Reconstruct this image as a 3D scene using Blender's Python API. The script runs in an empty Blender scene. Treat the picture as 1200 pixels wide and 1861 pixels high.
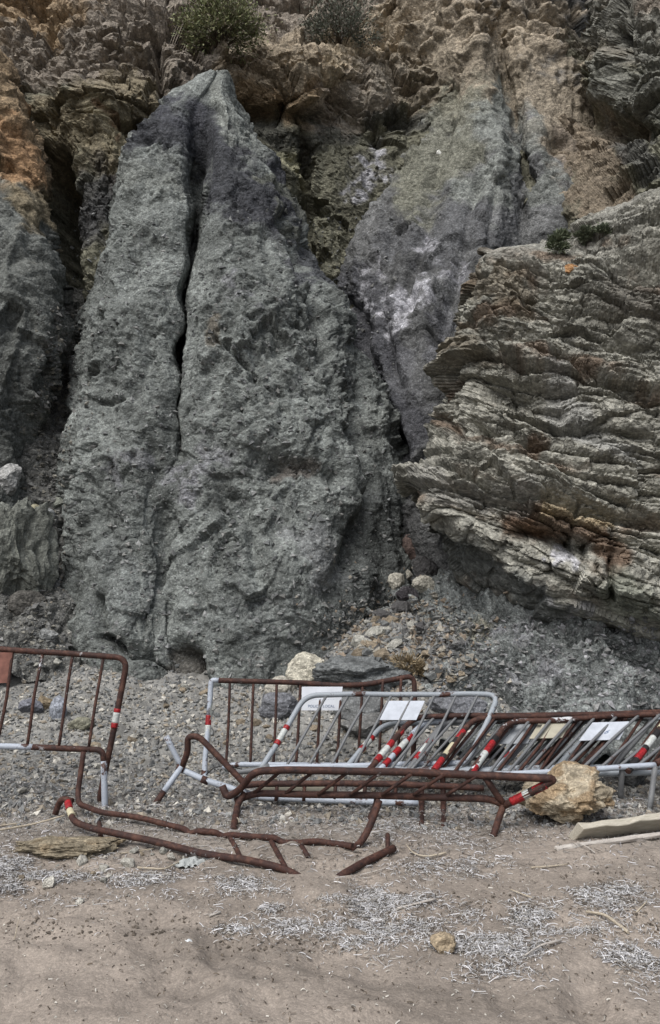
import bpy, bmesh, math, random
import numpy as np
from mathutils import Vector, Matrix

# ------------------------------------------------------------------ scene, camera, sky, sun, exposure
scene = bpy.context.scene
col = scene.collection
CAM_H, PITCH, FOC = 1.7, math.radians(6.1), 1406.0        # metres, tilt up, focal length in photograph pixels (1200 x 1861)
cam_data = bpy.data.cameras.new('camera')
cam = bpy.data.objects.new('camera', cam_data); col.objects.link(cam)
cam.location = (0, 0, CAM_H); cam.rotation_euler = (math.pi/2 + PITCH, 0, 0)
cam_data.sensor_fit = 'VERTICAL'; cam_data.sensor_height = 24.0; cam_data.lens = 24.0*FOC/1861.0
cam_data.clip_start = 0.05; cam_data.clip_end = 2000
scene.camera = cam

SUN_EL, SUN_AZ = math.radians(56), math.radians(212)       # azimuth from +Y, clockwise: behind the camera, to its left
world = bpy.data.worlds.new('World'); scene.world = world; world.use_nodes = True
wn, wl = world.node_tree.nodes, world.node_tree.links
bg = wn['Background']
sky = wn.new('ShaderNodeTexSky'); sky.sky_type = 'NISHITA'; sky.sun_disc = False
sky.sun_elevation = SUN_EL; sky.sun_rotation = SUN_AZ; sky.dust_density = 4.0; sky.air_density = 1.0
hs = wn.new('ShaderNodeHueSaturation'); hs.inputs['Saturation'].default_value = 0.48    # overcast: the blue greyed by cloud
wl.new(sky.outputs[0], hs.inputs['Color']); wl.new(hs.outputs[0], bg.inputs['Color'])
bg.inputs['Strength'].default_value = 0.085
sun_data = bpy.data.lights.new('sun', 'SUN'); sun_data.energy = 1.5; sun_data.angle = math.radians(38); sun_data.color = (1.0, 0.985, 0.965)
sun = bpy.data.objects.new('sun', sun_data); col.objects.link(sun)
_sd = Vector((math.sin(SUN_AZ)*math.cos(SUN_EL), math.cos(SUN_AZ)*math.cos(SUN_EL), math.sin(SUN_EL)))
sun.rotation_euler = _sd.to_track_quat('Z', 'Y').to_euler(); sun.location = (-6, -8, 20)
scene.view_settings.view_transform = 'Standard'; scene.view_settings.look = 'None'
scene.view_settings.gamma = 1.0; scene.view_settings.use_curve_mapping = False
scene.view_settings.exposure = 0.88
scene.render.engine = 'CYCLES'
scene.cycles.max_bounces = 5; scene.cycles.diffuse_bounces = 3

# ------------------------------------------------------------------ helpers
CP, SP = math.cos(PITCH), math.sin(PITCH)
def P(px, py, d):
    """World point seen at photograph pixel (px, py) standing d metres out (world Y)."""
    px = np.asarray(px, float); py = np.asarray(py, float); d = np.asarray(d, float)
    up = (930.5 - py)/FOC
    Y = CP - up*SP; Z = SP + up*CP
    t = d/Y
    return np.stack(np.broadcast_arrays((px-600.0)/FOC*t, d, CAM_H + Z*t), -1)
def V(px, py, d): return Vector(P(px, py, d).tolist())
def rise(py):
    up = (930.5 - np.asarray(py, float))/FOC
    return (SP + up*CP)/(CP - up*SP)
def to_pix(p):
    v = p - np.array([0, 0, CAM_H]); zc = v[..., 1]*CP + v[..., 2]*SP
    return 600 + FOC*v[..., 0]/zc, 930.5 - FOC*(v[..., 2]*CP - v[..., 1]*SP)/zc

_rng = np.random.RandomState(7)
_G = _rng.normal(size=(256, 3)).astype(np.float32); _G /= np.linalg.norm(_G, axis=1)[:, None]
def _hash(i, j, k, seed=0):
    with np.errstate(over='ignore'):
        h = (i.astype(np.uint32)*np.uint32(374761393) + j.astype(np.uint32)*np.uint32(668265263) +
             k.astype(np.uint32)*np.uint32(2246822519) + np.uint32((seed*3266489917) & 0xffffffff))
        h = (h ^ (h >> np.uint32(15)))*np.uint32(2654435761)
        h = (h ^ (h >> np.uint32(13)))*np.uint32(1274126177)
        return h ^ (h >> np.uint32(16))
def noise(p, seed=0):
    p = np.asarray(p, np.float32); q = np.floor(p); f = p - q; q = q.astype(np.int64)
    u = f*f*f*(f*(f*6-15)+10)
    out = np.zeros(p.shape[:-1], np.float32)
    for c in range(8):
        o = (c & 1, (c >> 1) & 1, (c >> 2) & 1)
        g = _G[_hash(q[..., 0]+o[0], q[..., 1]+o[1], q[..., 2]+o[2], seed) & np.uint32(255)]
        d = g[..., 0]*(f[..., 0]-o[0]) + g[..., 1]*(f[..., 1]-o[1]) + g[..., 2]*(f[..., 2]-o[2])
        w = 1
        for a in range(3): w = w*(u[..., a] if o[a] else 1-u[..., a])
        out += w*d
    return out*1.5
def fbm(p, octv=4, seed=0, lac=2.03, gain=0.5):
    s = 0; a = 1.0
    for o in range(octv):
        s = s + a*noise(p*(lac**o), seed+o*13); a *= gain
    return s
def ridged(p, octv=3, seed=0):
    s = 0; a = 1.0
    for o in range(octv):
        s = s + a*(1-2*np.abs(noise(p*(2.1**o), seed+o*7))); a *= 0.5
    return s
def worley(p, seed=0):
    p = np.asarray(p, np.float32); q = np.floor(p).astype(np.int64); f = p - q
    F1 = np.full(p.shape[:-1], 9., np.float32); F2 = F1.copy(); cid = np.zeros(p.shape[:-1], np.float32)
    for i in (-1, 0, 1):
        for j in (-1, 0, 1):
            for k in (-1, 0, 1):
                h = _hash(q[..., 0]+i, q[..., 1]+j, q[..., 2]+k, seed)
                dx = i + (h & np.uint32(1023)).astype(np.float32)/1023 - f[..., 0]
                dy = j + ((h >> np.uint32(10)) & np.uint32(1023)).astype(np.float32)/1023 - f[..., 1]
                dz = k + ((h >> np.uint32(20)) & np.uint32(1023)).astype(np.float32)/1023 - f[..., 2]
                d = dx*dx+dy*dy+dz*dz
                near = d < F1
                F2 = np.where(near, F1, np.minimum(F2, d))
                cid = np.where(near, (h % np.uint32(977)).astype(np.float32)/977, cid)
                F1 = np.where(near, d, F1)
    return np.sqrt(F1), np.sqrt(F2), cid
def facet(p, f, seed, stretch=(1, 1, 1)):
    """broken rock: every cell is a flat face tilted its own way; returns height in metres and the crack mask between faces"""
    p = np.asarray(p*np.asarray(stretch, np.float32)*np.float32(f), np.float32); q = np.floor(p).astype(np.int64); r = p - q
    F1 = np.full(p.shape[:-1], 9., np.float32); F2 = F1.copy(); val = np.zeros(p.shape[:-1], np.float32); cid = val.copy()
    for i in (-1, 0, 1):
        for j in (-1, 0, 1):
            for k in (-1, 0, 1):
                h = _hash(q[..., 0]+i, q[..., 1]+j, q[..., 2]+k, seed)
                dx = i + (h & np.uint32(1023)).astype(np.float32)/1023 - r[..., 0]
                dy = j + ((h >> np.uint32(10)) & np.uint32(1023)).astype(np.float32)/1023 - r[..., 1]
                dz = k + ((h >> np.uint32(20)) & np.uint32(1023)).astype(np.float32)/1023 - r[..., 2]
                d = dx*dx+dy*dy+dz*dz; near = d < F1
                g = _G[(h >> np.uint32(5)) & np.uint32(255)]
                F2 = np.where(near, F1, np.minimum(F2, d))
                val = np.where(near, dx*g[..., 0]+dy*g[..., 1]+dz*g[..., 2], val)
                cid = np.where(near, (h % np.uint32(977)).astype(np.float32)/977-.5, cid)
                F1 = np.where(near, d, F1)
    return (val+.45*cid)/np.float32(f), np.exp(-((np.sqrt(F2)-np.sqrt(F1))/0.07)**2), cid
def sstep(a, b, x):
    t = np.clip((x-a)/(b-a), 0, 1); return t*t*(3-2*t)
def strata(p, nrm, T, seed, lat=0.9, edge=0.35):
    """Bedded rock: every bed sticks out by its own uneven amount, with an open joint below it."""
    w = p @ np.asarray(nrm, np.float32)/T
    w = w + 0.55*np.sin(w*1.7+seed)*np.sin(w*.61+2*seed) + 0.12*noise(p*np.float32(.35/T*.5), seed+40)
    i = np.floor(w); f = w - i
    q = p*np.float32(lat); q = q.copy(); q[..., 2] = q[..., 2]*0.25 + i*7.31
    h = noise(q, seed) + 0.5*noise(q*2.7, seed+3)
    h = 0.4*h + 0.6*np.floor(h*4.5+.5)/4.5
    joint = np.exp(-(np.minimum(f, 1-f)/0.07)**2)*np.clip(.6+1.2*noise(q*1.5, seed+9), 0, 1)
    return h*0.85 - 0.16*(f-.5) - edge*joint
def capsule(px, py, pts):
    """distance in pixels to a polyline"""
    d = np.full(px.shape, 1e9, np.float32)
    if len(pts) == 1: return np.hypot(px-pts[0][0], py-pts[0][1])
    for (x0, y0), (x1, y1) in zip(pts[:-1], pts[1:]):
        vx, vy = x1-x0, y1-y0; L = vx*vx+vy*vy+1e-6
        t = np.clip(((px-x0)*vx+(py-y0)*vy)/L, 0, 1)
        d = np.minimum(d, np.hypot(px-x0-t*vx, py-y0-t*vy))
    return d
def catmull(ctrl, n_per):
    """ctrl (M, ...) -> smooth samples; n_per[i] samples on interval i"""
    M = len(ctrl); out = []
    for i in range(M-1):
        p0, p1, p2, p3 = ctrl[max(i-1, 0)], ctrl[i], ctrl[i+1], ctrl[min(i+2, M-1)]
        n = n_per[i]; ts = np.arange(n)/n
        if i == M-2: ts = np.append(ts, 1.0)
        t = ts.reshape((-1,)+(1,)*(p1.ndim))
        m1, m2 = (p2-p0)*0.5, (p3-p1)*0.5
        m1 = np.where(np.abs(m1) > 1.5*np.abs(p2-p1)+1e-9, np.sign(m1)*1.5*np.abs(p2-p1), m1)
        m2 = np.where(np.abs(m2) > 1.5*np.abs(p2-p1)+1e-9, np.sign(m2)*1.5*np.abs(p2-p1), m2)
        out.append((2*t**3-3*t**2+1)*p1+(t**3-2*t**2+t)*m1+(-2*t**3+3*t**2)*p2+(t**3-t**2)*m2)
    return np.concatenate(out)
def loft(rows, step=2.3):
    """rows of (px, py, d) control points -> dense grid of world points and pixel places"""
    c = np.array(rows, float)
    def counts(axis):
        dd = np.abs(np.diff(c, axis=axis)); L = np.hypot(dd[..., 0], dd[..., 1]) + (75 if axis == 0 else 25)*dd[..., 2]
        return [max(3, int(v/step)) for v in np.mean(L, axis=1-axis)]
    g = catmull(c, counts(0)); g = catmull(np.swapaxes(g, 0, 1), counts(1)); g = np.swapaxes(g, 0, 1)
    return P(g[..., 0], g[..., 1], g[..., 2]).astype(np.float32), g[..., 0].astype(np.float32), g[..., 1].astype(np.float32)
def normals(p):
    du = np.gradient(p, axis=1); dv = np.gradient(p, axis=0)
    n = np.cross(du, dv); n /= np.linalg.norm(n, axis=-1, keepdims=True)+1e-9
    if np.mean(n[..., 1]) > 0: n = -n
    return n
def grid_mesh(name, p, colr, mat, parent=None, smooth=True, flip=False):
    R, C = p.shape[:2]
    idx = np.arange(R*C).reshape(R, C)
    q = np.stack([idx[:-1, :-1], idx[:-1, 1:], idx[1:, 1:], idx[1:, :-1]], -1).reshape(-1, 4)
    if flip: q = q[:, ::-1]
    return raw_mesh(name, p.reshape(-1, 3), q, colr.reshape(-1, 3) if colr is not None else None, mat, parent, smooth)
def raw_mesh(name, verts, quads, colr, mat, parent=None, smooth=True):
    me = bpy.data.meshes.new(name)
    verts = np.ascontiguousarray(verts, np.float32); quads = np.ascontiguousarray(quads, np.int32)
    k = quads.shape[1]
    me.vertices.add(len(verts)); me.vertices.foreach_set('co', verts.ravel())
    me.loops.add(quads.size); me.loops.foreach_set('vertex_index', quads.ravel())
    me.polygons.add(len(quads)); me.polygons.foreach_set('loop_start', np.arange(0, quads.size, k, dtype=np.int32))
    me.polygons.foreach_set('use_smooth', np.full(len(quads), smooth, bool))
    me.update(); me.validate()
    if colr is not None:
        a = me.color_attributes.new('Col', 'FLOAT_COLOR', 'POINT')
        a.data.foreach_set('color', np.concatenate([np.clip(colr, 0.003, 1), np.ones((len(colr), 1))], 1).astype(np.float32).ravel())
    o = bpy.data.objects.new(name, me); col.objects.link(o)
    if mat: me.materials.append(mat)
    if parent: o.parent = parent
    return o
def tag(o, label=None, cat=None, group=None, kind=None):
    for k, v in (('label', label), ('category', cat), ('group', group), ('kind', kind)):
        if v: o[k] = v
    return o

# ------------------------------------------------------------------ materials
def new_mat(name, rough=0.9, spec=0.25):
    m = bpy.data.materials.new(name); m.use_nodes = True
    b = m.node_tree.nodes['Principled BSDF']; b.inputs['Roughness'].default_value = rough
    b.inputs['Specular IOR Level'].default_value = spec
    return m, m.node_tree.nodes, m.node_tree.links, b
def mixc(n, l, fac, a, b, mode='MIX'):
    x = n.new('ShaderNodeMix'); x.data_type = 'RGBA'; x.blend_type = mode
    for s, v in ((x.inputs[0], fac), (x.inputs[6], a), (x.inputs[7], b)):
        if hasattr(v, 'is_output'): l.new(v, s)
        else: s.default_value = v
    return x.outputs[2]
def ramp(n, l, src, p0, c0, p1, c1):
    r = n.new('ShaderNodeValToRGB'); e = r.color_ramp.elements
    e[0].position = p0; e[0].color = (*c0, 1) if len(c0) == 3 else c0
    e[1].position = p1; e[1].color = (*c1, 1) if len(c1) == 3 else c1
    l.new(src, r.inputs[0]); return r.outputs[0]
def tex(n, l, kind, scale, vec, **kw):
    t = n.new(kind); t.inputs['Scale'].default_value = scale
    for k, v in kw.items():
        if k in t.inputs: t.inputs[k].default_value = v
        else: setattr(t, k, v)
    l.new(vec, t.inputs['Vector']); return t
def rock_material(name, bump=0.5, grit=26.0, contrast=0.45, attr=True, base=(.15, .15, .14), local=False, dist=0.03):
    m, n, l, b = new_mat(name, 0.93, 0.15)
    g = n.new('ShaderNodeTexCoord'); geo = n.new('ShaderNodeNewGeometry')
    vec = g.outputs['Object'] if local else geo.outputs['Position']
    if attr:
        a = n.new('ShaderNodeVertexColor'); a.layer_name = 'Col'; c = a.outputs['Color']
    else:
        rgb = n.new('ShaderNodeRGB'); rgb.outputs[0].default_value = (*base, 1); c = rgb.outputs[0]
        if local:
            oi = n.new('ShaderNodeObjectInfo'); c = oi.outputs['Color']
    nz = tex(n, l, 'ShaderNodeTexNoise', grit*0.45, vec, Detail=7.0, Roughness=0.68)
    vo = tex(n, l, 'ShaderNodeTexVoronoi', grit, vec, Randomness=1.0)
    v2 = tex(n, l, 'ShaderNodeTexVoronoi', grit*2.3, vec, Randomness=1.0)
    sp = n.new('ShaderNodeSeparateColor'); l.new(vo.outputs['Color'], sp.inputs[0])
    sp2 = n.new('ShaderNodeSeparateColor'); l.new(v2.outputs['Color'], sp2.inputs[0])
    k = contrast
    c1 = mixc(n, l, 1.0, c, ramp(n, l, nz.outputs['Fac'], 0.3, (1-k,)*3, 0.72, (1+k,)*3), 'MULTIPLY')
    c2 = mixc(n, l, 1.0, c1, ramp(n, l, sp.outputs[0], 0.0, (1-k*.55,)*3, 1.0, (1+k*.6,)*3), 'MULTIPLY')
    c3 = mixc(n, l, 1.0, c2, ramp(n, l, sp2.outputs[1], 0.55, (1-k*.2,)*3, 1.0, (1+k*1.1,)*3), 'MULTIPLY')
    l.new(c3, b.inputs['Base Color'])
    mx = n.new('ShaderNodeMath'); mx.operation = 'MULTIPLY_ADD'; mx.inputs[1].default_value = -0.5
    l.new(vo.outputs['Distance'], mx.inputs[0]); l.new(nz.outputs['Fac'], mx.inputs[2])
    m2 = n.new('ShaderNodeMath'); m2.operation = 'MULTIPLY_ADD'; m2.inputs[1].default_value = -0.25
    l.new(v2.outputs['Distance'], m2.inputs[0]); l.new(mx.outputs[0], m2.inputs[2])
    bp = n.new('ShaderNodeBump'); bp.inputs['Strength'].default_value = bump; bp.inputs['Distance'].default_value = dist
    l.new(m2.outputs[0], bp.inputs['Height']); l.new(bp.outputs[0], b.inputs['Normal'])
    return m
M_MARL = rock_material('marl', 0.7, 22, 0.42, dist=0.05)
M_BED = rock_material('bedded_rock', 0.7, 16, 0.38, dist=0.05)
M_SCREE = rock_material('scree', 0.9, 24, 0.5, dist=0.04)

GREY = np.array([.140, .150, .146]); PALE = np.array([.21, .222, .205]); PURPLE = np.array([.038, .039, .045])
GREEN = np.array([.125, .122, .092]); BROWN = np.array([.22, .192, .160]); OCHRE = np.array([.24, .178, .112])
ORANGE = np.array([.29, .18, .10]); WHITE = np.array([.36, .36, .385]); TANS = np.array([.25, .215, .165])
BED = np.array([.216, .211, .183]); RUST = np.array([.10, .058, .034]); DARK = np.array([.05, .05, .048])

def paint(c, px, py, p, layers, seed=0):
    """rock colours and some painted shade: each layer (points, radius, colour, strength) is a patch of another tone, its rim torn by noise"""
    n1 = fbm(p*1.3, 4, seed+91)[..., None]; n2 = fbm(p*1.1+50, 4, seed+92)[..., None]; n3 = fbm(p*4.0, 4, seed+93)
    lace = fbm(p*5.5, 4, seed+95)
    qx = px + 40*n1[..., 0]; qy = py + 40*n2[..., 0]
    for pts, rad, colr, s in layers:
        d = capsule(qx, qy, pts)/rad
        m = sstep(1.25, 0.55, d + 0.35*n3)*s
        if colr[2] > .2 and colr[2] >= colr[0]: m = m*(.12+.88*sstep(-.2, .1, lace))
        c = c*(1-m[..., None]) + colr*m[..., None]
    return c
def carve(p, nrm, px, py, strokes, seed=0):
    wob = noise(p*3.0, seed+5)
    off = np.zeros(px.shape, np.float32)
    for pts, w, depth in strokes:
        d = capsule(px+8*wob, py, pts)/w
        off -= depth*np.exp(-d*d)
    return off

def marl_disp(p, seed=0, amp=1.0):
    q = p.copy(); q[..., 2] *= 0.22
    big = 0.15*fbm(p*0.7, 3, seed)
    gul = 0.13*ridged(q*1.7+fbm(p*0.9, 2, seed+4)[..., None]*0.4, 2, seed+1)
    wp = np.stack([fbm(p*1.3, 3, seed+60+k) for k in range(3)], -1)
    h1, k1, c1 = facet(p+.30*wp, 1.0, seed+2, (1, 1, .6)); h2, k2, c2 = facet(p+.14*wp, 2.9, seed+6, (1, 1, .8)); h3, k3, c3 = facet(p+.05*wp, 7.5, seed+7)
    lump = .20*h1 + .20*h2 - .02*k2
    peb = .30*h3
    fine = 0.04*fbm(p*5.0, 4, seed+3, gain=0.6) + 0.018*ridged(p*2.6+wp, 3, seed+23)
    cr = np.abs(noise(p*np.array([1.2, 1.2, .8], np.float32)+.9*wp, seed+27)); fine = fine - 0.05*np.exp(-(cr/0.03)**2)
    hole = -0.025*sstep(0.42, 0.7, noise(p*2.6, seed+11))
    mod = 0.55 + 0.75*sstep(-0.25, 0.45, fbm(p*0.55, 2, seed+17))
    return amp*(big + gul + (lump+peb+fine+hole)*mod)
def bed_disp(p, seed=0, nrm=(0.30, 0.12, 0.93), amp=1.0, T=(0.75, 0.28, 0.11)):
    w = p + 0.10*np.stack([fbm(p*0.45, 3, seed+k) for k in (31, 32, 33)], -1)
    md = .35 + 1.0*sstep(-.35, .35, fbm(p*.7, 2, seed+50))
    s = 0.30*strata(w, nrm, T[0], seed+1, 0.36) + 0.17*strata(w, nrm, T[1], seed+2, 0.7, .5)*md + 0.07*strata(w, nrm, T[2], seed+3, 1.4)*(1.4-md)
    wn_ = w @ np.asarray(nrm, np.float32); wb = np.stack([w[..., 0], w[..., 1], wn_], -1)
    h1, k1, _ = facet(wb, .8, seed+7, (1, 1, 2.2)); h2, k2, _ = facet(wb, 2.4, seed+8, (1, 1, 2.2)); h3, k3, _ = facet(wb, 6.0, seed+9, (1, 1, 1.8))
    blk = .26*h1 - .05*k1 + .20*h2 - .03*k2 + .22*h3
    fine = 0.045*fbm(p*6.0, 4, seed+4, gain=0.6)
    return amp*(.8*s + blk + 0.12*fbm(p*0.7, 3, seed+5) + .6*fine)

def crag_disp(p, seed):
    """massive jointed rock: big blocks standing proud of each other"""
    wp = np.stack([fbm(p*.9, 3, seed+k) for k in range(3)], -1)
    h1, k1, _ = facet(p+.2*wp, .62, seed+4, (1, 1, 1.25)); h2, k2, _ = facet(p+.12*wp, 1.7, seed+5, (1, 1, 1.5)); h3, k3, _ = facet(p+.05*wp, 4.6, seed+6, (1, 1, 1.5))
    return .40*h1 - .10*k1 + .36*h2 - .05*k2 + .32*h3

# ------------------------------------------------------------------ the cliff
def plane_depth(py, k, d0, z0=0.6):
    return (CAM_H - z0 + k*d0)/(k - rise(py))

# back wall
wc = [-260, -90, 60, 180, 300, 430, 500, 555, 600, 680, 760, 860, 960, 1060, 1150, 1260, 1450]
wd = {-140: [18.5, 18.5, 18, 18, 18, 19, 19, 19, 19, 19, 18.5, 18, 18, 17.5, 16, 15.5, 15.5],
      0:   [15.5, 15.5, 15.4, 15.0, 15.1, 16.8, 17, 17, 17, 16.8, 16.6, 16.3, 16.5, 15.8, 14.3, 14, 14],
      60:  [14.9, 14.9, 14.7, 14.3, 14.5, 15.9, 16.1, 16.2, 16.3, 16.4, 16.2, 16.0, 16.2, 15.6, 14.0, 13.7, 13.7],
      105: [14.6, 14.6, 14.4, 14.1, 14.2, 15.0, 14.8, 14.9, 15.2, 15.9, 16.0, 15.9, 16.0, 15.5, 13.9, 13.5, 13.5],
      170: [14.3, 14.3, 14.1, 13.8, 14.0, 15.0, 14.8, 14.9, 15.3, 15.6, 15.8, 15.9, 15.8, 15.3, 13.9, 13.2, 13.2],
      225: [14.0, 14.0, 14.0, 13.8, 14.1, 15.2, 15.1, 15.2, 15.5, 15.5, 15.7, 15.8, 15.7, 15.1, 13.9, 12.9, 12.9],
      300: [13.8, 13.8, 13.9, 13.6, 14.2, 15.2, 15.2, 15.6, 15.5, 15.5, 15.5, 15.3, 15.0, 14.5, 13.4, 12.6, 12.6],
      400: [13.5, 13.5, 13.7, 13.4, 14.1, 15.2, 15.3, 15.6, 15.4, 15.4, 15.4, 15.2, 14.6, 13.7, 12.6, 12.2, 12.2],
      520: [13.2, 13.2, 13.5, 13.1, 13.9, 14.9, 15.0, 15.3, 15.1, 15.1, 15.1, 15.0, 14.4, 13.6, 12.6, 12.2, 12.2],
      700: [12.9, 12.9, 13.1, 12.8, 13.6, 14.5, 14.5, 14.8, 14.7, 14.7, 14.7, 14.7, 14.2, 13.6, 12.6, 12.2, 12.2]}
p, px, py = loft([[(x, yy, d) for x, d in zip(wc, wd[yy])] for yy in wd], 2.9)
nm = normals(p)
topm = sstep(260, 170, py + 40*noise(p*0.8, 3) + np.where(px > 620, -40, 0) + np.where((px > 60) & (px < 300), -35, 0))
topm = np.maximum(topm, sstep(1030, 1130, px + 30*noise(p, 4)))
off = marl_disp(p, 11)*(1-topm)*0.9 + (crag_disp(p, 15) + bed_disp(p, 12, (0.12, 0.25, 0.95), 0.38, (1.0, .42, .15)))*topm
off *= 1-.7*sstep(.55, .9, nm[..., 2])
off += carve(p, nm, px, py, [([(96, 300), (100, 440), (110, 600)], 26, 2.4), ([(555, 205), (560, 330), (565, 480)], 9, 0.35),
     ([(285, 40), (290, 120), (300, 200)], 8, 0.5), ([(1040, 190), (1110, 230), (1150, 235)], 20, 0.7), ([(440, 205), (520, 212), (600, 215)], 14, 0.4),
     ([(60, 110), (160, 130), (260, 105)], 6, 0.3), ([(600, 180), (680, 235), (740, 220)], 22, 0.45), ([(1120, 60), (1130, 160)], 10, .4)], 12)
off -= -0.25*np.exp(-(capsule(px, py, [(120, 190), (210, 210)])/45)**2)
n = np.clip(0.5+0.9*fbm(p*0.9, 4, 77), 0, 1)[..., None]
c = GREEN*(0.75+0.5*n)
c = paint(c, px, py, p, [
    ([(-100, 60), (200, 60), (420, 60), (600, 30), (1300, -40)], 130, BROWN*0.95, 1), ([(-60, 10), (90, 20), (150, 5)], 45, OCHRE*1.05, .9),
    ([(120, 120), (280, 120), (400, 120)], 60, BROWN*.82, .8), ([(100, 230), (170, 250), (240, 190)], 75, np.array([.17, .145, .098]), .85),
    ([(190, 225), (215, 225)], 28, np.array([.30, .27, .19]), .7), ([(205, 220)], 14, RUST*1.4, .7), ([(160, 400), (200, 350)], 55, PURPLE*1.2, .75),
    ([(430, 110), (600, 120)], 50, np.array([.27, .225, .165]), .9), ([(420, 165), (500, 180), (590, 185)], 34, OCHRE*1.05, .85),
    ([(620, 120), (700, 75)], 48, np.array([.36, .30, .215]), .9), ([(600, 190), (700, 170)], 45, BROWN*1.25, .7), ([(740, 60), (880, 60), (980, 90)], 70, np.array([.28, .235, .175]), .9),
    ([(760, 130), (860, 120), (980, 170), (1040, 230)], 75, TANS*.85, .9), ([(960, 140), (990, 90)], 25, OCHRE*.9, .7), ([(1000, 210), (1090, 290), (1080, 360)], 60, np.array([.17, .14, .105]), .9),
    ([(1110, 40), (1180, 40), (1180, 170), (1120, 160)], 55, np.array([.165, .165, .145]), .9), ([(1150, 260), (1210, 300)], 40, DARK*1.5, .8),
    ([(530, 285), (545, 300)], 26, np.array([.30, .29, .20]), .85), ([(660, 310), (690, 290), (650, 340)], 30, WHITE*.9, .8),
    ([(470, 230), (530, 250), (620, 240)], 24, DARK*1.2, .6), ([(700, 215), (760, 230)], 30, DARK, .7)], 1)  # dark strips just below the overhanging ledge
cliff = grid_mesh('cliff', p + nm*off[..., None], c, M_BED, None, False)
tag(cliff, kind='structure', label='tall eroded cliff of brown bedded rock over grey green marl')

# central buttress: two lobes parted by a deep crack
A = [  # py, left, crack, break, right, crack depth, crack half width
 (132, 388, 396, 402, 408, .0, 3), (160, 350, 384, 408, 418, .0, 7), (215, 280, 366, 424, 440, .10, 22), (290, 236, 364, 462, 484, .50, 22), (340, 224, 357, 484, 508, .85, 17), (380, 212, 362, 505, 532, 1.0, 15), (430, 197, 352, 526, 550, 1.1, 16), (480, 183, 350, 545, 568, 1.1, 12),
 (540, 164, 337, 568, 590, 1.1, 12), (590, 152, 340, 585, 610, 1.1, 8), (640, 148, 325, 600, 632, 1.1, 11), (690, 146, 331, 614, 660, 1.0, 7), (740, 133, 323, 624, 680, .95, 9), (780, 124, 329, 632, 697, .85, 9), (835, 122, 328, 640, 716, .10, 12), (890, 124, 312, 634, 728, .03, 26),
 (960, 126, 302, 625, 738, .12, 34), (1060, 112, 292, 612, 742, .16, 34), (1140, 112, 290, 600, 738, .14, 34), (1200, 140, 300, 590, 730, .12, 30), (1275, 190, 325, 575, 720, .1, 20)]
rows = []
for (y, L, C, B, R, cd, w) in A:
    w *= 1.45; cd *= 1.25
    d = float(plane_depth(y, 2.75, 9.6)); s = min(1.0, (R-L)/350.0)
    a2 = min(L + (C-L)*0.62, C-w*1.5); a1 = min(L + (C-L)*0.22, L+(a2-L)*.4); r1 = max(C + (B-C)*0.5, C+w*1.5); B = max(B, r1+4)
    R = max(R, B+4)
    rows.append([(L+30*s, y, d+3.2*s), (L, y, d+1.1*s), (a1, y, d+.30*s), (a2, y, d+.02), (C-w, y, d+.12*s), (C-w*.4, y, d+cd+.1), (C+w*.4, y, d+cd+.1), (C+w, y, d+.06*s),
                 (r1, y, d-.12*s), (B-(B-C)*.12, y, d+.12*s), (B+(R-B)*.35, y, d+.75*s), (R, y, d+2.1*s), (R-30*s, y, d+4.4*s)])
p, px, py = loft(rows, 2.2)
nm = normals(p)
lip = np.interp(py, [a[0] for a in A], [a[2] for a in A]); lw = np.interp(py, [a[0] for a in A], [a[6] for a in A])
keep = 0.45+0.55*sstep(1.0, 3.5, np.abs(px-lip)/(np.minimum(lw, 14)*1.4))
keep = np.where(py > 850, 1.0, keep)
off = marl_disp(p, 21, .72)*(0.6+0.4*sstep(140, 240, py))*keep
off += carve(p, nm, px, py, [([(470, 835), (540, 850), (600, 870)], 18, .22), ([(440, 800), (520, 790), (590, 800)], 24, -.07), ([(345, 1195), (355, 1240)], 22, .5),
     ([(195, 1160), (260, 1205), (330, 1248)], 7, .35), ([(185, 1090), (190, 1140)], 8, .2), ([(195, 582)], 8, .3), ([(300, 930), (300, 1060)], 14, .12),
     ([(400, 630), (440, 660), (470, 700)], 4, .14), ([(160, 730), (230, 735)], 4, .10), ([(560, 430), (540, 480), (560, 560)], 16, .15), ([(425, 900), (460, 960), (470, 1060)], 12, .12),
     ([(350, 1110)], 16, -.18), ([(620, 640), (650, 760), (665, 880), (640, 1020)], 13, .25), ([(390, 200), (430, 260)], 12, .12), ([(250, 1010), (250, 1100)], 26, -.16), ([(512, 395), (542, 470), (562, 560), (588, 650)], 9, .38), ([(580, 540), (630, 660), (685, 770)], 24, -.20), ([(500, 700), (540, 740)], 60, -.06), ([(420, 470), (430, 600)], 46, -.10), ([(240, 480), (230, 640)], 46, -.10), ([(640, 960), (600, 1080)], 20, .15), ([(170, 880), (210, 980)], 14, .12), ([(500, 1010), (520, 1100)], 30, -.12)], 22)
n = np.clip(0.5+0.9*fbm(p*1.0, 4, 78), 0, 1)[..., None]; n4 = np.clip(0.5+fbm(p*3.3, 4, 79), 0, 1)[..., None]
c = GREY*(0.55+0.5*n+0.42*n4)*np.array([1.0, 1.0, .975])
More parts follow.
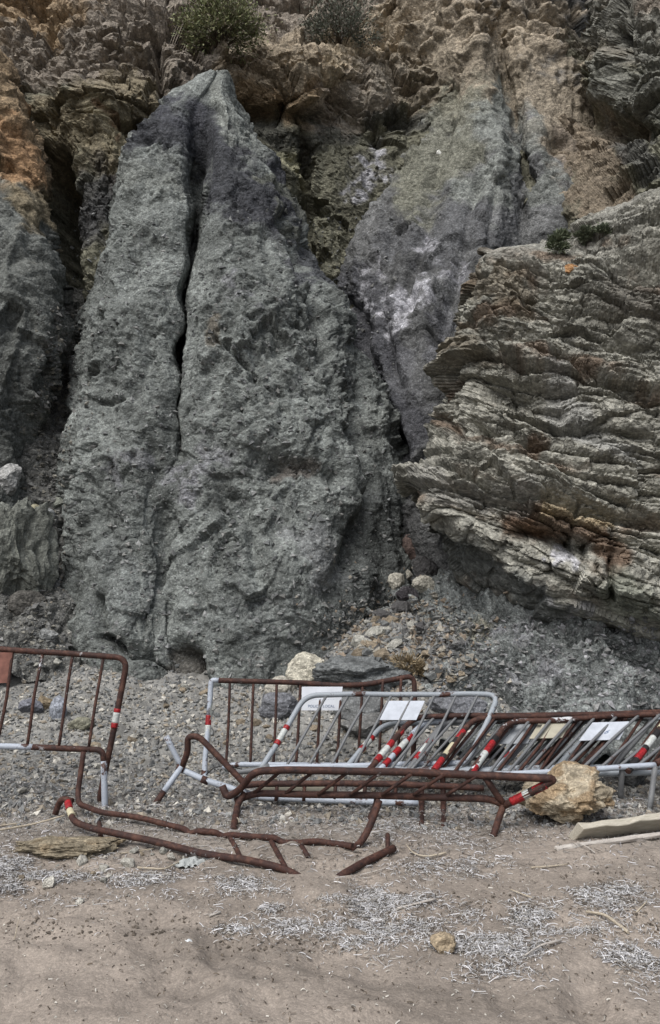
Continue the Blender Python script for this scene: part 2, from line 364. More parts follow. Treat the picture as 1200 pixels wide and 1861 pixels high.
c = paint(c, px, py, p, [
    ([(390, 160), (420, 210), (455, 280)], 26, PALE*.95, .9), ([(300, 245), (370, 255), (420, 320), (500, 370)], 58, PURPLE, .92), ([(310, 205), (350, 225)], 22, PURPLE*1.6, .7), ([(520, 360), (545, 440), (575, 520)], 16, PURPLE*1.3, .8),
    ([(250, 320), (300, 340), (330, 330)], 26, PALE*.8, .6), ([(265, 225), (245, 285)], 14, PALE*.9, .6), ([(500, 320), (560, 450)], 12, np.array([.13, .135, .11]), .6),
    ([(330, 880), (390, 840)], 34, WHITE*.62, .6), ([(250, 850), (240, 870)], 22, WHITE*.6, .5), ([(350, 890), (350, 920)], 14, WHITE*.7, .6), ([(440, 540), (455, 560)], 14, WHITE*.55, .6),
    ([(510, 860), (560, 850)], 28, np.array([.09, .075, .065]), .7), ([(380, 620), (390, 640)], 16, np.array([.12, .10, .075]), .6), ([(650, 740), (670, 800)], 22, PALE*.9, .5),
    ([(700, 930), (670, 1080), (600, 1180)], 46, GREY*.55, .85), ([(350, 1200), (350, 1240)], 26, np.array([.075, .068, .06]), .8), ([(400, 1130), (520, 1100), (480, 1200)], 40, GREY*.8, .5),  # first: flank's shade painted as darker grey; second: darker brown in the carved cavity
    ([(200, 1000), (240, 1080)], 30, GREY*1.15, .5), ([(560, 1000), (600, 1050)], 30, WHITE*.5, .35)], 2)
o = grid_mesh('marl_buttress', p + nm*off[..., None], c, M_MARL, cliff)
o['label'] = 'grey cone shaped marl buttress split by a dark crack under a purple band'

# buttress between the recess and the bedded outcrop
B = [(-60, 690, 780, 860, 910, 960, 1090), (30, 712, 795, 865, 912, 955, 1075), (110, 735, 810, 870, 915, 950, 1060), (180, 748, 825, 885, 925, 955, 1050), (260, 738, 822, 903, 945, 975, 1060), (340, 698, 800, 903, 950, 986, 1090), (420, 655, 770, 885, 948, 1000, 1110), (500, 622, 735, 862, 940, 1010, 1120),
     (600, 612, 705, 830, 930, 1010, 1120), (700, 628, 700, 810, 920, 1010, 1120), (800, 672, 725, 810, 920, 1010, 1120), (930, 690, 740, 830, 930, 1010, 1120), (1060, 660, 740, 830, 930, 1010, 1120), (1180, 640, 740, 830, 930, 1010, 1120)]
rows = []
for (y, L, m, C, g, r2, R) in B:
    d = 14.9 + (12.2-14.9)*(np.clip((11.8-(1.7+rise(y)*float(14.9-(y-180)*.0044)))/7.6, -.2, 1.9))
    d = float(d) - .35*float(sstep(230, 60, y))*float(sstep(-60, 20, y))
    cl = .9*float(sstep(450, 650, y))
    rows.append([(L-8, y, d+2.6+cl), (L, y, d+1.35+cl), ((L+m)/2, y, d+.75+.5*cl), (m, y, d+.40), (C, y, d-.1), ((C+g)/2, y, d+.28), (g, y, d+.75), (r2, y, d+.15), ((r2+R)/2, y, d+.45), (R, y, d+.9), (R+50, y, d+2.2)])
p, px, py = loft(rows, 2.85)
nm = normals(p)
tm = sstep(125, 50, py + 40*noise(p*1.1, 43))
off = marl_disp(p, 41, 0.62)*(1-tm) + (.8*crag_disp(p, 45) + bed_disp(p, 46, (0.12, .25, .95), .35, (1., .42, .15)))*tm + carve(p, nm, px, py, [([(952, 290), (958, 330)], 12, .22), ([(700, 620), (740, 740)], 14, .12), ([(640, 560), (700, 760), (735, 850)], 16, .3), ([(1015, 270)], 14, .2), ([(815, 230), (775, 400), (745, 560)], 13, .20), ([(868, 330), (840, 480), (800, 620)], 12, .20), ([(720, 430), (690, 560), (720, 700)], 12, .16), ([(905, 330), (890, 430)], 10, .14), ([(780, 520), (770, 640)], 24, -.14)], 42)
n = np.clip(0.5+0.9*fbm(p*1.0, 4, 98), 0, 1)[..., None]
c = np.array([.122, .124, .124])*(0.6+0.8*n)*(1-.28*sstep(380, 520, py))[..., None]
c = paint(c, px, py, p, [
    ([(740, 20), (840, 40), (960, 60)], 80, np.array([.30, .255, .195]), 1), ([(740, 110), (840, 130), (920, 150), (1010, 190), (1060, 260)], 70, TANS*1.05, .95), ([(850, 200), (800, 280), (760, 340)], 60, np.array([.165, .165, .13]), .8), ([(890, 210), (910, 290), (870, 350)], 40, PALE*.9, .85), ([(970, 230), (985, 300), (1000, 360)], 22, PALE*.75, .7),
    ([(1040, 280), (1080, 380)], 45, np.array([.15, .125, .10]), .8), ([(720, 440), (830, 420), (900, 420)], 40, np.array([.085, .087, .092]), .7), ([(650, 540), (690, 700), (740, 800)], 60, np.array([.062, .063, .070]), .85),  # last layer: purple grey rock, darkened to paint in the cleft's shade
    ([(660, 480), (700, 500)], 18, WHITE*.75, .75), ([(720, 590), (760, 550), (770, 530)], 22, WHITE*.95, .85), ([(700, 600), (715, 610)], 14, WHITE, .85), ([(745, 420), (755, 440)], 14, WHITE*.7, .7), ([(800, 490), (820, 510)], 16, WHITE*.6, .6), ([(640, 560), (655, 530)], 16, WHITE*.8, .8), ([(650, 500), (680, 470)], 16, WHITE*.8, .8), ([(700, 560), (740, 600)], 24, WHITE*.95, .9), ([(780, 500), (810, 480)], 20, WHITE*.7, .7), ([(740, 400), (760, 450)], 16, WHITE*.75, .75),
    ([(790, 640), (820, 560)], 22, np.array([.14, .142, .155]), .5), ([(730, 680), (770, 720)], 30, np.array([.12, .122, .128]), .5)], 4)
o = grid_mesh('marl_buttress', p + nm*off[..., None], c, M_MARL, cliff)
o['label'] = 'grey marl buttress with white salt crust in the cleft beside the bedded outcrop'

# buttress with the orange crest
Dr = [(95, -40), (150, 12), (230, 46), (310, 68), (400, 77), (480, 86), (560, 100), (640, 94), (720, 74), (800, 44), (900, 34), (1000, 30)]
rows = []
for (y, R) in Dr:
    d = float(plane_depth(y, 3.5, 9.9))
    rows.append([(-330, y, d), (-170, y, d-.2), (R-130, y, d-.1), (R-60, y, d+.12), (R-22, y, d+.4), (R, y, d+1.0), (R-12, y, d+2.6)])
p, px, py = loft(rows, 2.85)
nm = normals(p)
off = marl_disp(p, 51, 1.0)
n = np.clip(0.5+0.9*fbm(p*1.1, 4, 58), 0, 1)[..., None]
c = np.array([.10, .105, .098])*(0.7+0.6*n)
c = paint(c, px, py, p, [([(-100, 120), (0, 170), (30, 290)], 75, OCHRE, .95), ([(5, 240), (30, 300)], 34, ORANGE, .85), ([(50, 360), (60, 430)], 34, np.array([.17, .14, .09]), .8), ([(0, 330)], 14, PALE, .6)], 5)
o = grid_mesh('marl_buttress', p + nm*off[..., None], c, M_MARL, cliff)
o['label'] = 'dark grey marl buttress with a weathered orange crest'

# gully floor between that buttress and the central one
rows = []
for (y, d) in [(520, 13.3), (640, 12.5), (740, 11.9), (820, 11.4), (900, 10.9), (980, 10.45), (1060, 10.0), (1130, 9.6), (1230, 9.0)]:
    rows.append([(-200, y, d-.2), (-20, y-8, d+.1), (50, y, d+.25), (95, y, d+.4), (150, y, d+.9), (240, y-10, d+1.9)])
p, px, py = loft(rows, 2.85)
nm = normals(p)
F1, F2, cid = worley(p*5.0, 61); f1, f2, c2 = worley(p*11.0, 62)
off = 0.12*(0.5-F1)+.06*(cid-.5) + 0.05*(0.5-f1) + 0.12*fbm(p*1.5, 4, 63)
c = np.array([.105, .105, .098])*(0.6+0.5*cid[..., None]+0.4*c2[..., None])
o = grid_mesh('gully_floor', p + nm*off[..., None], c, M_SCREE, cliff)
o['label'] = 'narrow gully filled with dark rubble'

# bedded outcrop
rows = [
 [(930, 470, 13.4), (935, 452, 12.6), (980, 438, 12.4), (1040, 438, 12.2), (1100, 384, 12.2), (1200, 343, 12.2), (1420, 270, 12)],
 [(930, 490, 12.6), (892, 468, 11.0), (960, 456, 10.6), (1030, 464, 10.4), (1100, 402, 10.7), (1200, 362, 10.7), (1420, 300, 10.4)],
 [(900, 540, 12.4), (850, 508, 10.9), (930, 512, 10.2), (1010, 520, 9.9), (1100, 495, 9.8), (1200, 470, 9.7), (1420, 440, 9.4)],
 [(880, 630, 12.2), (822, 625, 10.7), (905, 620, 9.9), (1010, 630, 9.6), (1100, 615, 9.45), (1200, 600, 9.3), (1420, 590, 9.0)],
 [(870, 720, 12.0), (818, 712, 10.5), (895, 720, 9.6), (1000, 730, 9.3), (1100, 725, 9.15), (1200, 720, 9.0), (1420, 715, 8.7)],
 [(830, 800, 11.8), (792, 792, 10.3), (865, 800, 9.4), (980, 815, 9.1), (1090, 820, 8.95), (1200, 820, 8.8), (1420, 820, 8.5)],
 [(790, 850, 11.7), (742, 845, 10.1), (825, 868, 9.2), (960, 890, 8.9), (1085, 900, 8.75), (1200, 905, 8.65), (1420, 905, 8.4)],
 [(785, 900, 11.6), (730, 890, 9.9), (808, 920, 9.1), (940, 950, 8.8), (1080, 965, 8.65), (1200, 975, 8.55), (1420, 980, 8.3)],
 [(815, 950, 11.6), (762, 940, 9.9), (830, 970, 9.2), (945, 1010, 8.85), (1080, 1030, 8.65), (1200, 1045, 8.5), (1420, 1050, 8.3)],
 [(850, 1010, 11.6), (800, 1000, 10.1), (862, 1030, 9.4), (955, 1065, 9.0), (1085, 1090, 8.75), (1200, 1110, 8.55), (1420, 1115, 8.3)],
 [(880, 1055, 11.6), (836, 1050, 10.3), (892, 1082, 9.7), (975, 1110, 9.3), (1095, 1135, 9.1), (1200, 1160, 8.9), (1420, 1165, 8.6)],
 [(900, 1075, 11.8), (850, 1075, 11.2), (900, 1100, 10.8), (985, 1125, 10.5), (1100, 1150, 10.3), (1200, 1175, 10.1), (1420, 1180, 9.8)]]
p, px, py = loft(rows, 2.1)
nm = normals(p)
off = bed_disp(p, 71, (0.34, 0.10, 0.93), 1.1, (.58, .21, .085))*(1-.75*sstep(.55, .9, nm[..., 2]))*(1-.72*sstep(.35, .75, -nm[..., 2]))
off += carve(p, nm, px, py, [([(845, 755), (900, 775), (990, 800)], 7, .5), ([(780, 830), (900, 890), (1000, 910), (1100, 930)], 7, .4), ([(1000, 900), (1100, 920), (1200, 950)], 12, .3), ([(870, 700), (960, 710), (1010, 740)], 24, .28),
     ([(1040, 990), (1060, 900)], 5, .15), ([(950, 970), (1040, 990), (1110, 1010)], 16, .25), ([(960, 560), (1050, 590), (1200, 640)], 7, .3), ([(1010, 640), (1100, 690), (1200, 720)], 8, .35), ([(1130, 480), (1200, 470)], 20, .35),
     ([(1060, 1040), (1200, 1100)], 40, -.18), ([(1110, 1020), (1110, 1090)], 6, .25)], 72)
n = np.clip(0.5+0.9*fbm(p*1.2, 4, 73), 0, 1)[..., None]
w = p + 0.30*np.stack([fbm(p*0.5, 3, 71+k) for k in (31, 32, 33)], -1)
band = noise(np.stack([w[..., 0]*.3, w[..., 1]*.3, (w @ np.array([.34, .10, .93], np.float32))*5.0], -1), 74)[..., None]
c = BED*(0.72+0.5*n+0.35*band)
st = sstep(0.10, 0.55, noise(np.stack([w[..., 0]*.7, w[..., 1]*.7, (w @ np.array([.34, .10, .93], np.float32))*3.2], -1), 75)+.25*fbm(p*5, 3, 76))[..., None]
c = c*(1-.6*st) + RUST*1.1*.6*st
c = paint(c, px, py, p, [
    ([(960, 960), (1040, 980), (1110, 1010)], 30, RUST, .8), ([(960, 780), (980, 800)], 26, RUST*1.1, .6), ([(1020, 940), (1100, 965)], 20, np.array([.29, .235, .15]), .75), ([(1000, 1035), (1040, 1030)], 13, WHITE*1.1, .8), ([(960, 1085), (1060, 1100)], 12, WHITE*.8, .6),
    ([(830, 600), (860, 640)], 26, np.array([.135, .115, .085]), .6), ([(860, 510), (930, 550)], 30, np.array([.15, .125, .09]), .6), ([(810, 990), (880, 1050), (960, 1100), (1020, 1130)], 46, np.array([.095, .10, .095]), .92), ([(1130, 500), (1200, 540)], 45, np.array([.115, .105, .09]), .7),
    ([(1000, 700), (1080, 800), (1160, 850)], 30, np.array([.24, .24, .23]), .6), ([(780, 860), (860, 900), (960, 930)], 26, np.array([.21, .205, .19]), .6), ([(1150, 380), (1060, 440), (930, 460)], 26, np.array([.235, .23, .205]), .7),
    ([(1130, 1070), (1190, 1100)], 40, np.array([.19, .20, .165]), .8)], 7)
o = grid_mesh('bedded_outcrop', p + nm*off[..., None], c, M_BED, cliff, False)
o['label'] = 'jutting outcrop of thin tilted grey and brown rock beds'

# crumbling grey bank under the outcrop
rows = []
for (y, dl, dr) in [(1040, 10.6, 10.3), (1085, 10.1, 9.5), (1120, 9.75, 9.15), (1170, 9.35, 8.85), (1230, 8.95, 8.5), (1290, 8.5, 8.15), (1370, 7.6, 7.4)]:
    rows.append([(690, y+20, dl+.9), (760, y+10, dl+.4), (840, y, dl), (950, y, (dl+dr)/2), (1080, y, dr), (1220, y+10, dr-.1), (1440, y+20, dr-.2)])
p, px, py = loft(rows, 2.2)
nm = normals(p)
F1, F2, cid = worley(p*4.0+.4*noise(p*4, 1)[..., None], 81); f1, f2, c2 = worley(p*10.0, 82)
off = 0.16*(0.5-F1) + 0.10*(cid-.5) + 0.05*(0.5-f1) + 0.26*fbm(p*1.2, 4, 83) + 0.8*bed_disp(p, 84, (0.34, .1, .93), .8)*sstep(1290, 1140, py) + .5*marl_disp(p, 87)
off += carve(p, nm, px, py, [([(880, 1230), (930, 1275), (1010, 1300)], 12, .3), ([(1080, 1160), (1200, 1200)], 12, .3)], 85)
c = GREY*1.0*(0.55+0.4*cid[..., None]+0.35*c2[..., None]+.3*np.clip(.5+fbm(p*1.5, 3, 86), 0, 1)[..., None])
c = paint(c, px, py, p, [([(905, 1135), (960, 1150)], 24, WHITE*.7, .6), ([(960, 1230), (1010, 1225)], 26, WHITE*.65, .6), ([(1140, 1195)], 16, WHITE*.6, .6), ([(860, 1150), (830, 1180)], 24, np.array([.20, .185, .13]), .5), ([(1050, 1270), (1200, 1270)], 30, GREY*.75, .6)], 8)
o = grid_mesh('crumbling_bank', p + nm*off[..., None], c, M_SCREE, cliff)
o['label'] = 'crumbling grey bank of shattered rock below the bedded outcrop'

# ------------------------------------------------------------------ ground
_fr = random.Random(12); FEET = [(_fr.uniform(-2.6, 2.6), _fr.uniform(2.9, 5.1), _fr.uniform(0, 3.14), _fr.uniform(.8, 1.5), _fr.uniform(.010, .026)) for _ in range(80)]
def ground_z(x, y):
    x = np.asarray(x, float); y = np.asarray(y, float)
    z = 0.68*sstep(6.5, 10.6, y)*1.0 + 0.055*(y-6.4)*(y > 6.4) - 0.10*sstep(4.7, 5.8, y)
    fan = np.clip(1.62 - 0.62*np.hypot((x-0.85)*1.05, (y-10.3)), 0, 2)
    z = np.maximum(z, fan) + 0.1*np.exp(-((z-fan)/.15)**2)
    z = z + 0.12*sstep(-1.2, -3.2, x)*sstep(5.5, 7.5, y)
    q = np.stack([x, y, np.zeros_like(x)], -1)
    z = z - 0.03 + 0.045*fbm(q*0.45, 2, 101) + 0.022*fbm(q*1.6, 3, 102)
    foot = noise(q*2.6, 103); z = z - 0.032*sstep(0.12, 0.6, foot)*(y < 5.4) + 0.012*noise(q*np.array([2.0, 7.0, 1.0]), 105)*(y < 5.6)
    for fx, fy, fa, fs, fd in FEET:
        k = (np.abs(x-fx) < .7) & (np.abs(y-fy) < .7); xx, yy = x[k]-fx, y[k]-fy
        u = xx*math.cos(fa)+yy*math.sin(fa); v = -xx*math.sin(fa)+yy*math.cos(fa)
        r_ = (u/(.15*fs))**2+(v/(.07*fs))**2
        z[k] += -fd*np.exp(-r_**1.5) + fd*.35*np.exp(-(np.sqrt(r_)-1.6)**2/.12)
    return z + 0.010*fbm(q*5.0, 3, 104)
ys = [1.2]
while ys[-1] < 12.5: ys.append(ys[-1] + max(0.011, 0.0042*ys[-1]))
ys = np.concatenate([[-60, -20, -6, -1], np.array(ys)])
xs = np.linspace(-1, 1, 560); xs = np.sign(xs)*np.abs(xs)**1.25
Y, U = np.meshgrid(ys, xs, indexing='ij'); X = U*(0.62*np.maximum(np.abs(Y), 3.0)+1.2)
X = np.where(np.abs(Y-4) > 8.6, X*1.0, X)
Zg = ground_z(X, Y)
p = np.stack([X, Y, Zg], -1).astype(np.float32)
scr = sstep(5.0, 7.6, Y + 0.5*fbm(p*0.8, 3, 105) + .25*np.clip(-X, 0, 3))
F1, F2, cid = worley(p*7.0, 106); f1, f2, c2 = worley(p*16.0, 107)
p[..., 2] += scr*(0.05*(.5-F1)+0.02*(cid-.5)+.02*(.5-f1))
SAND = np.array([.236, .204, .174]); WET = np.array([.165, .135, .105])
n = np.clip(.5+fbm(p*1.2, 4, 108), 0, 1)[..., None]; n2 = np.clip(.5+fbm(p*7, 3, 109), 0, 1)[..., None]
wet = sstep(.1, .5, fbm(p*np.array([.7, 1.6, 1], np.float32), 3, 110))[..., None]
c = SAND*(0.84+.22*n+.12*n2)*(1-.13*wet)
c = c*(1-scr[..., None]) + (np.array([.19, .187, .175])*(0.55+.5*cid[..., None]+.4*c2[..., None]))*scr[..., None]
M_SAND = rock_material('sand', 0.5, 70, 0.18, dist=0.010)
beach = grid_mesh('beach', p, c, M_SAND, None, flip=False)
tag(beach, kind='structure', label='brown sandy beach rising to a grey stony slope')

# ------------------------------------------------------------------ placing things on the terrain
bpy.context.view_layer.update()
DG = bpy.context.evaluated_depsgraph_get()
TERRAIN = {'beach', 'cliff'} | {o_.name for o_ in cliff.children}
def cast(org, d):
    """first terrain surface along a ray, passing by whatever stands on it"""
    for _ in range(12):
        ok, loc, nor, _i, ob, _m = scene.ray_cast(DG, org, d)
        if not ok: return None, None, None
        if ob.name in TERRAIN: return loc, nor, ob
        org = loc + d*.002
    return None, None, None
def hit_pix(px, py):
    """where the line of sight through a photograph pixel meets the terrain"""
    d = V(px, py, 10.0) - Vector((0, 0, CAM_H)); d.normalize()
    loc, nor, ob = cast(Vector((0, 0, CAM_H)), d)
    return (loc, nor) if loc is not None else (V(px, py, 9.0), Vector((0, -.5, .8)))
def hit_down(x, y, z=30.0): return cast(Vector((x, y, z)), Vector((0, 0, -1)))
rnd = random.Random(5); nrs = np.random.RandomState(11)

# ------------------------------------------------------------------ tubes, barriers
def round_path(pts, rad=0.09, n=6):
    pts = [Vector(q) for q in pts]; out = [pts[0]]
    for a, b, c in zip(pts[:-2], pts[1:-1], pts[2:]):
        u, v = (a-b), (c-b); r = min(rad, u.length*.48, v.length*.48)
        if u.angle(v, math.pi) > math.radians(172): out.append(b); continue
        s, e = b+u.normalized()*r, b+v.normalized()*r
        for k in range(n+1):
            t = k/n; out.append(s*(1-t)**2 + b*2*t*(1-t) + e*t*t)
    out.append(pts[-1]); return out
def tube_geo(path, r, sides=8, wob=0.0):
    path = [Vector(q) for q in path]; vs, fs = [], []
    t0 = (path[1]-path[0]).normalized(); ref = t0.orthogonal().normalized()
    for i, q in enumerate(path):
        t = (path[min(i+1, len(path)-1)] - path[max(i-1, 0)]).normalized()
        ref = (ref - t*ref.dot(t)).normalized(); bi = t.cross(ref)
        rr = r[i] if isinstance(r, (list, tuple)) else r
        for k in range(sides):
            a = 2*math.pi*k/sides; vs.append(q + (ref*math.cos(a)+bi*math.sin(a))*rr)
    for i in range(len(path)-1):
        for k in range(sides):
            a, b = i*sides+k, i*sides+(k+1) % sides
            fs.append((a, b, b+sides, a+sides))
    fs.append(tuple(reversed(range(sides)))); fs.append(tuple(range(len(path)*sides-sides, len(path)*sides)))
    return vs, fs
def mesh_obj(name, vs, fs, mat, parent=None, smooth=True):
    me = bpy.data.meshes.new(name); me.from_pydata([tuple(v) for v in vs], [], fs); me.update()
    if smooth: me.polygons.foreach_set('use_smooth', [len(f) <= 4 for f in fs])
    if mat: me.materials.append(mat)
    o = bpy.data.objects.new(name, me); col.objects.link(o)
    if parent: o.parent = parent
    return o
def subdiv(path, step=0.05, amp=0.0, seed=0):
    out = []
    for a, b in zip(path[:-1], path[1:]):
        k = max(1, int((b-a).length/step))
        for i in range(k): out.append(a.lerp(b, i/k))
    out.append(path[-1])
    if amp:
        q = np.array(out)*2.2; j = np.stack([noise(q, seed+k) for k in range(3)], -1)*amp
        out = [p_ + Vector(d_.tolist()) for p_, d_ in zip(out, j)]
    return out
def tube(name, pts, r, mat, parent, rad=0.09, sides=8, amp=0.004, seed=0):
    path = subdiv(round_path(pts, rad), 0.06, amp, seed)
    vs, fs = tube_geo(path, r, sides); return mesh_obj(name, vs, fs, mat, parent)
def metal(name, paint, thresh, rough=0.55):
    """tube steel: rust showing through what is left of the paint or zinc; thresh 0 = all rust, 1 = all coating"""
    m, n, l, b = new_mat(name, rough, 0.35)
    geo = n.new('ShaderNodeNewGeometry'); vec = geo.outputs['Position']
    a = tex(n, l, 'ShaderNodeTexNoise', 4.5, vec, Detail=9.0, Roughness=0.72)
    d = tex(n, l, 'ShaderNodeTexNoise', 45.0, vec, Detail=6.0, Roughness=0.7)
    rust = mixc(n, l, ramp(n, l, d.outputs['Fac'], 0.35, (0, 0, 0), 0.68, (1, 1, 1)), (.024, .011, .009, 1), (.085, .033, .021, 1))
    rust = mixc(n, l, ramp(n, l, a.outputs['Fac'], 0.42, (0, 0, 0), 0.62, (1, 1, 1)), rust, (.030, .015, .013, 1))
    pz = tex(n, l, 'ShaderNodeTexNoise', 17.0, vec, Detail=5.0, Roughness=0.6)
    rust = mixc(n, l, ramp(n, l, pz.outputs['Fac'], 0.52, (0, 0, 0), 0.66, (1, 1, 1)), rust, (.085, .040, .028, 1))
    rust = mixc(n, l, ramp(n, l, pz.outputs['Fac'], 0.30, (1, 1, 1), 0.40, (0, 0, 0)), rust, (.016, .010, .010, 1))
    coat = mixc(n, l, d.outputs['Fac'], (*[v*.75 for v in paint], 1), (*paint, 1))
    e = 0.68 - 0.36*thresh
    f = ramp(n, l, a.outputs['Fac'], max(0, e-.018), (0, 0, 0), min(1, e+.018), (1, 1, 1))
    if thresh <= 0: l.new(rust, b.inputs['Base Color'])
    else: l.new(mixc(n, l, f, rust, coat), b.inputs['Base Color'])
    bp = n.new('ShaderNodeBump'); bp.inputs['Strength'].default_value = 0.8; bp.inputs['Distance'].default_value = 0.006
    l.new(d.outputs['Fac'], bp.inputs['Height']); l.new(bp.outputs[0], b.inputs['Normal'])
    b.inputs['Roughness'].default_value = 0.75 if thresh < .5 else rough
    return m
def plain(name, c, rough=0.6, var=0.25, scale=20.0):
    m, n, l, b = new_mat(name, rough, 0.3)
    geo = n.new('ShaderNodeNewGeometry')
    a = tex(n, l, 'ShaderNodeTexNoise', scale, geo.outputs['Position'], Detail=6.0, Roughness=0.65)
    l.new(mixc(n, l, 1.0, (*c, 1), ramp(n, l, a.outputs['Fac'], .3, (1-var,)*3, .7, (1+var*.6,)*3), 'MULTIPLY'), b.inputs['Base Color'])
    return m
M_RUST = metal('rusted_steel', (.34, .33, .33), 0.06)
M_RUSTP = metal('rusted_steel_paint_flecks', (.55, .56, .58), 0.30)
M_MIX = metal('half_painted_steel', (.40, .44, .50), 0.66)
M_ZINC = metal('galvanised_steel', (.30, .33, .36), 0.74, 0.45)
M_WHITE = metal('white_painted_steel', (.40, .44, .50), 0.74, 0.5)
M_GREY = metal('dull_zinc_steel', (.16, .165, .17), 0.82, 0.5)
M_RED = plain('red_reflective_tape', (.27, .015, .018), 0.4, .6, 60); M_WT = plain('white_reflective_tape', (.46, .48, .46), 0.4, .35, 55)
M_CREAM = plain('yellowed_tape', (.46, .42, .29), 0.45, .2); M_BLACK = plain('black_tape', (.018, .016, .016), 0.5, .3)
M_SIGN = plain('white_sign_face', (.44, .47, .52), 0.5, .26, 7); M_SIGNB = plain('yellowed_sign_face', (.36, .34, .27), 0.5, .14, 9); M_SIGNG = plain('grey_sign_face', (.30, .32, .34), 0.5, .14, 9)
M_SIGNR = plain('rusted_sign_face', (.19, .085, .065), 0.7, .4, 14); M_INK = plain('faded_blue_ink', (.10, .15, .25), 0.6, .2); M_INKF = plain('pale_blue_ink', (.46, .53, .64), 0.6, .1)

def root(name, loc, label, cat, group=None):
    o = bpy.data.objects.new(name, None); col.objects.link(o); o.empty_display_size = .1
    tag(o, label, cat, group); o['_base'] = 1; del o['_base']
    o.location = loc; bpy.context.view_layer.update; return o
def settle(t):
    """parts were modelled in world space: keep them there under a root standing at the thing's base"""
    inv = Matrix.Translation(t.location).inverted()
    for c_ in t.children: c_.matrix_parent_inverse = inv
BAR_GROUP = 'crowd barriers dumped in a heap below the cliff'
def V3(t): return V(*t)
def bands(t, path, spots, r):
    """tape wrapped round a tube: spots = (start, end, material) in fractions of the path from its first point"""
    path = subdiv(path, .01); L = len(path)-1
    for a, b, m in spots:
        seg = path[int(a*L):max(int(a*L)+2, int(b*L)+1)]
        vs, fs = tube_geo(seg, r*1.14, 10); mesh_obj('reflective_band', vs, fs, m, t)
def panel(t, quad, mat, thick=0.006, name='sign_panel'):
    q = [Vector(v) for v in quad]; nrm = (q[1]-q[0]).cross(q[3]-q[0]).normalized()
    if nrm.y > 0: nrm = -nrm
    vs = [v for v in q] + [v - nrm*thick for v in q]
    o = mesh_obj(name, vs, [(0, 1, 2, 3), (7, 6, 5, 4), (0, 4, 5, 1), (1, 5, 6, 2), (2, 6, 7, 3), (3, 7, 4, 0)], mat, t, False)
    return o, q, nrm
def lettering(part, body, quad, nrm, u0, v0, width, mat, shear=0.0):
    """flat letters lying on a sign panel, spanning width (fraction) from (u0, v0)"""
    cu = bpy.data.curves.new('lettering', 'FONT'); cu.body = body; cu.size = 1.0; cu.shear = shear
    tmp = bpy.data.objects.new('lettering', cu); col.objects.link(tmp); bpy.context.view_layer.update()
    me = bpy.data.meshes.new_from_object(tmp.evaluated_get(bpy.context.evaluated_depsgraph_get()))
    bpy.data.objects.remove(tmp)
    co = np.array([v.co[:2] for v in me.vertices]); mn, mx_ = co.min(0), co.max(0)
    ex, ey = quad[1]-quad[0], quad[3]-quad[0]; k = width*ex.length/(mx_[0]-mn[0])
    for v in me.vertices:
        x, y = (v.co.x-mn[0])*k, (v.co.y-mn[1])*k
        v.co = quad[0] + ex*u0 + ey*v0 + ex.normalized()*x + ey.normalized()*y + nrm*0.002
    me.materials.clear(); me.materials.append(mat)
    o = bpy.data.objects.new('lettering', me); col.objects.link(o); o.parent = part
    return o

TR, BR_ = 0.0245, 0.0130      # frame tube and bar radii
def frame_barrier(label, BL, TL, TRc, BRc, mats, nb=9, legs=(), tape=None, signs=(), seed=0, dip=None, lower_bend=True):
    """A crowd barrier: a bent tube frame, a lower rail, bars, legs; corners given as photograph pixel + distance"""
    BL, TL, TRc, BRc = map(V3, (BL, TL, TRc, BRc))
    t = root('crowd_barrier', (BL+BRc)/2 - Vector((0, 0, .25)), label, 'barrier', BAR_GROUP)
    mf, ml, mb, mg = mats
    dn = (BL-TL).normalized()
    path = [BL+dn*.02, TL, TRc, BRc]
    if dip: path = [BL+dn*.02, TL, TL.lerp(TRc, dip[0])+Vector((0, 0, -dip[1])), TRc, BRc]
    tube('frame', path, TR, mf, t, .13, 10, .014, seed)
    tube('lower_rail', [BL+(BRc-BL).normalized()*TR, BRc], TR*.92, ml, t, .08, 10, .006, seed+1)
    for k in range(1, nb):
        u = k/nb
        top = TL.lerp(TRc, u)
        if dip:
            top = (TL.lerp(path[2], u/dip[0]) if u < dip[0] else path[2].lerp(TRc, (u-dip[0])/(1-dip[0])))
        bot = BL.lerp(BRc, u)
        j = Vector((nrs.normal()*.006, nrs.normal()*.008, 0))
        tube('bar', [top, (top+bot)/2+j, bot], BR_, mb, t, .05, 6, .003, seed+k)
    for pts in legs: tube('leg', [V3(q) for q in pts], TR*.95, mg, t, .08, 8, .004, seed+30)
    if tape:
        bands(t, [BL, TL], tape, TR)
    ex = (TRc-TL)
    for (u0, u1, h, m) in signs:
        a, b = TL+ex*u0, TL+ex*u1; dd = (BL-TL); off = Vector((0, -.012, .006))
        q = [a+dd*(.10+h)+off, b+dd*(.10+h)+off, b+dd*.10+off, a+dd*.10+off]
        panel(t, q, m)
    settle(t); return t
def foot(px, py): 
    loc, _ = hit_pix(px, py); return (px, py+2, loc.y)

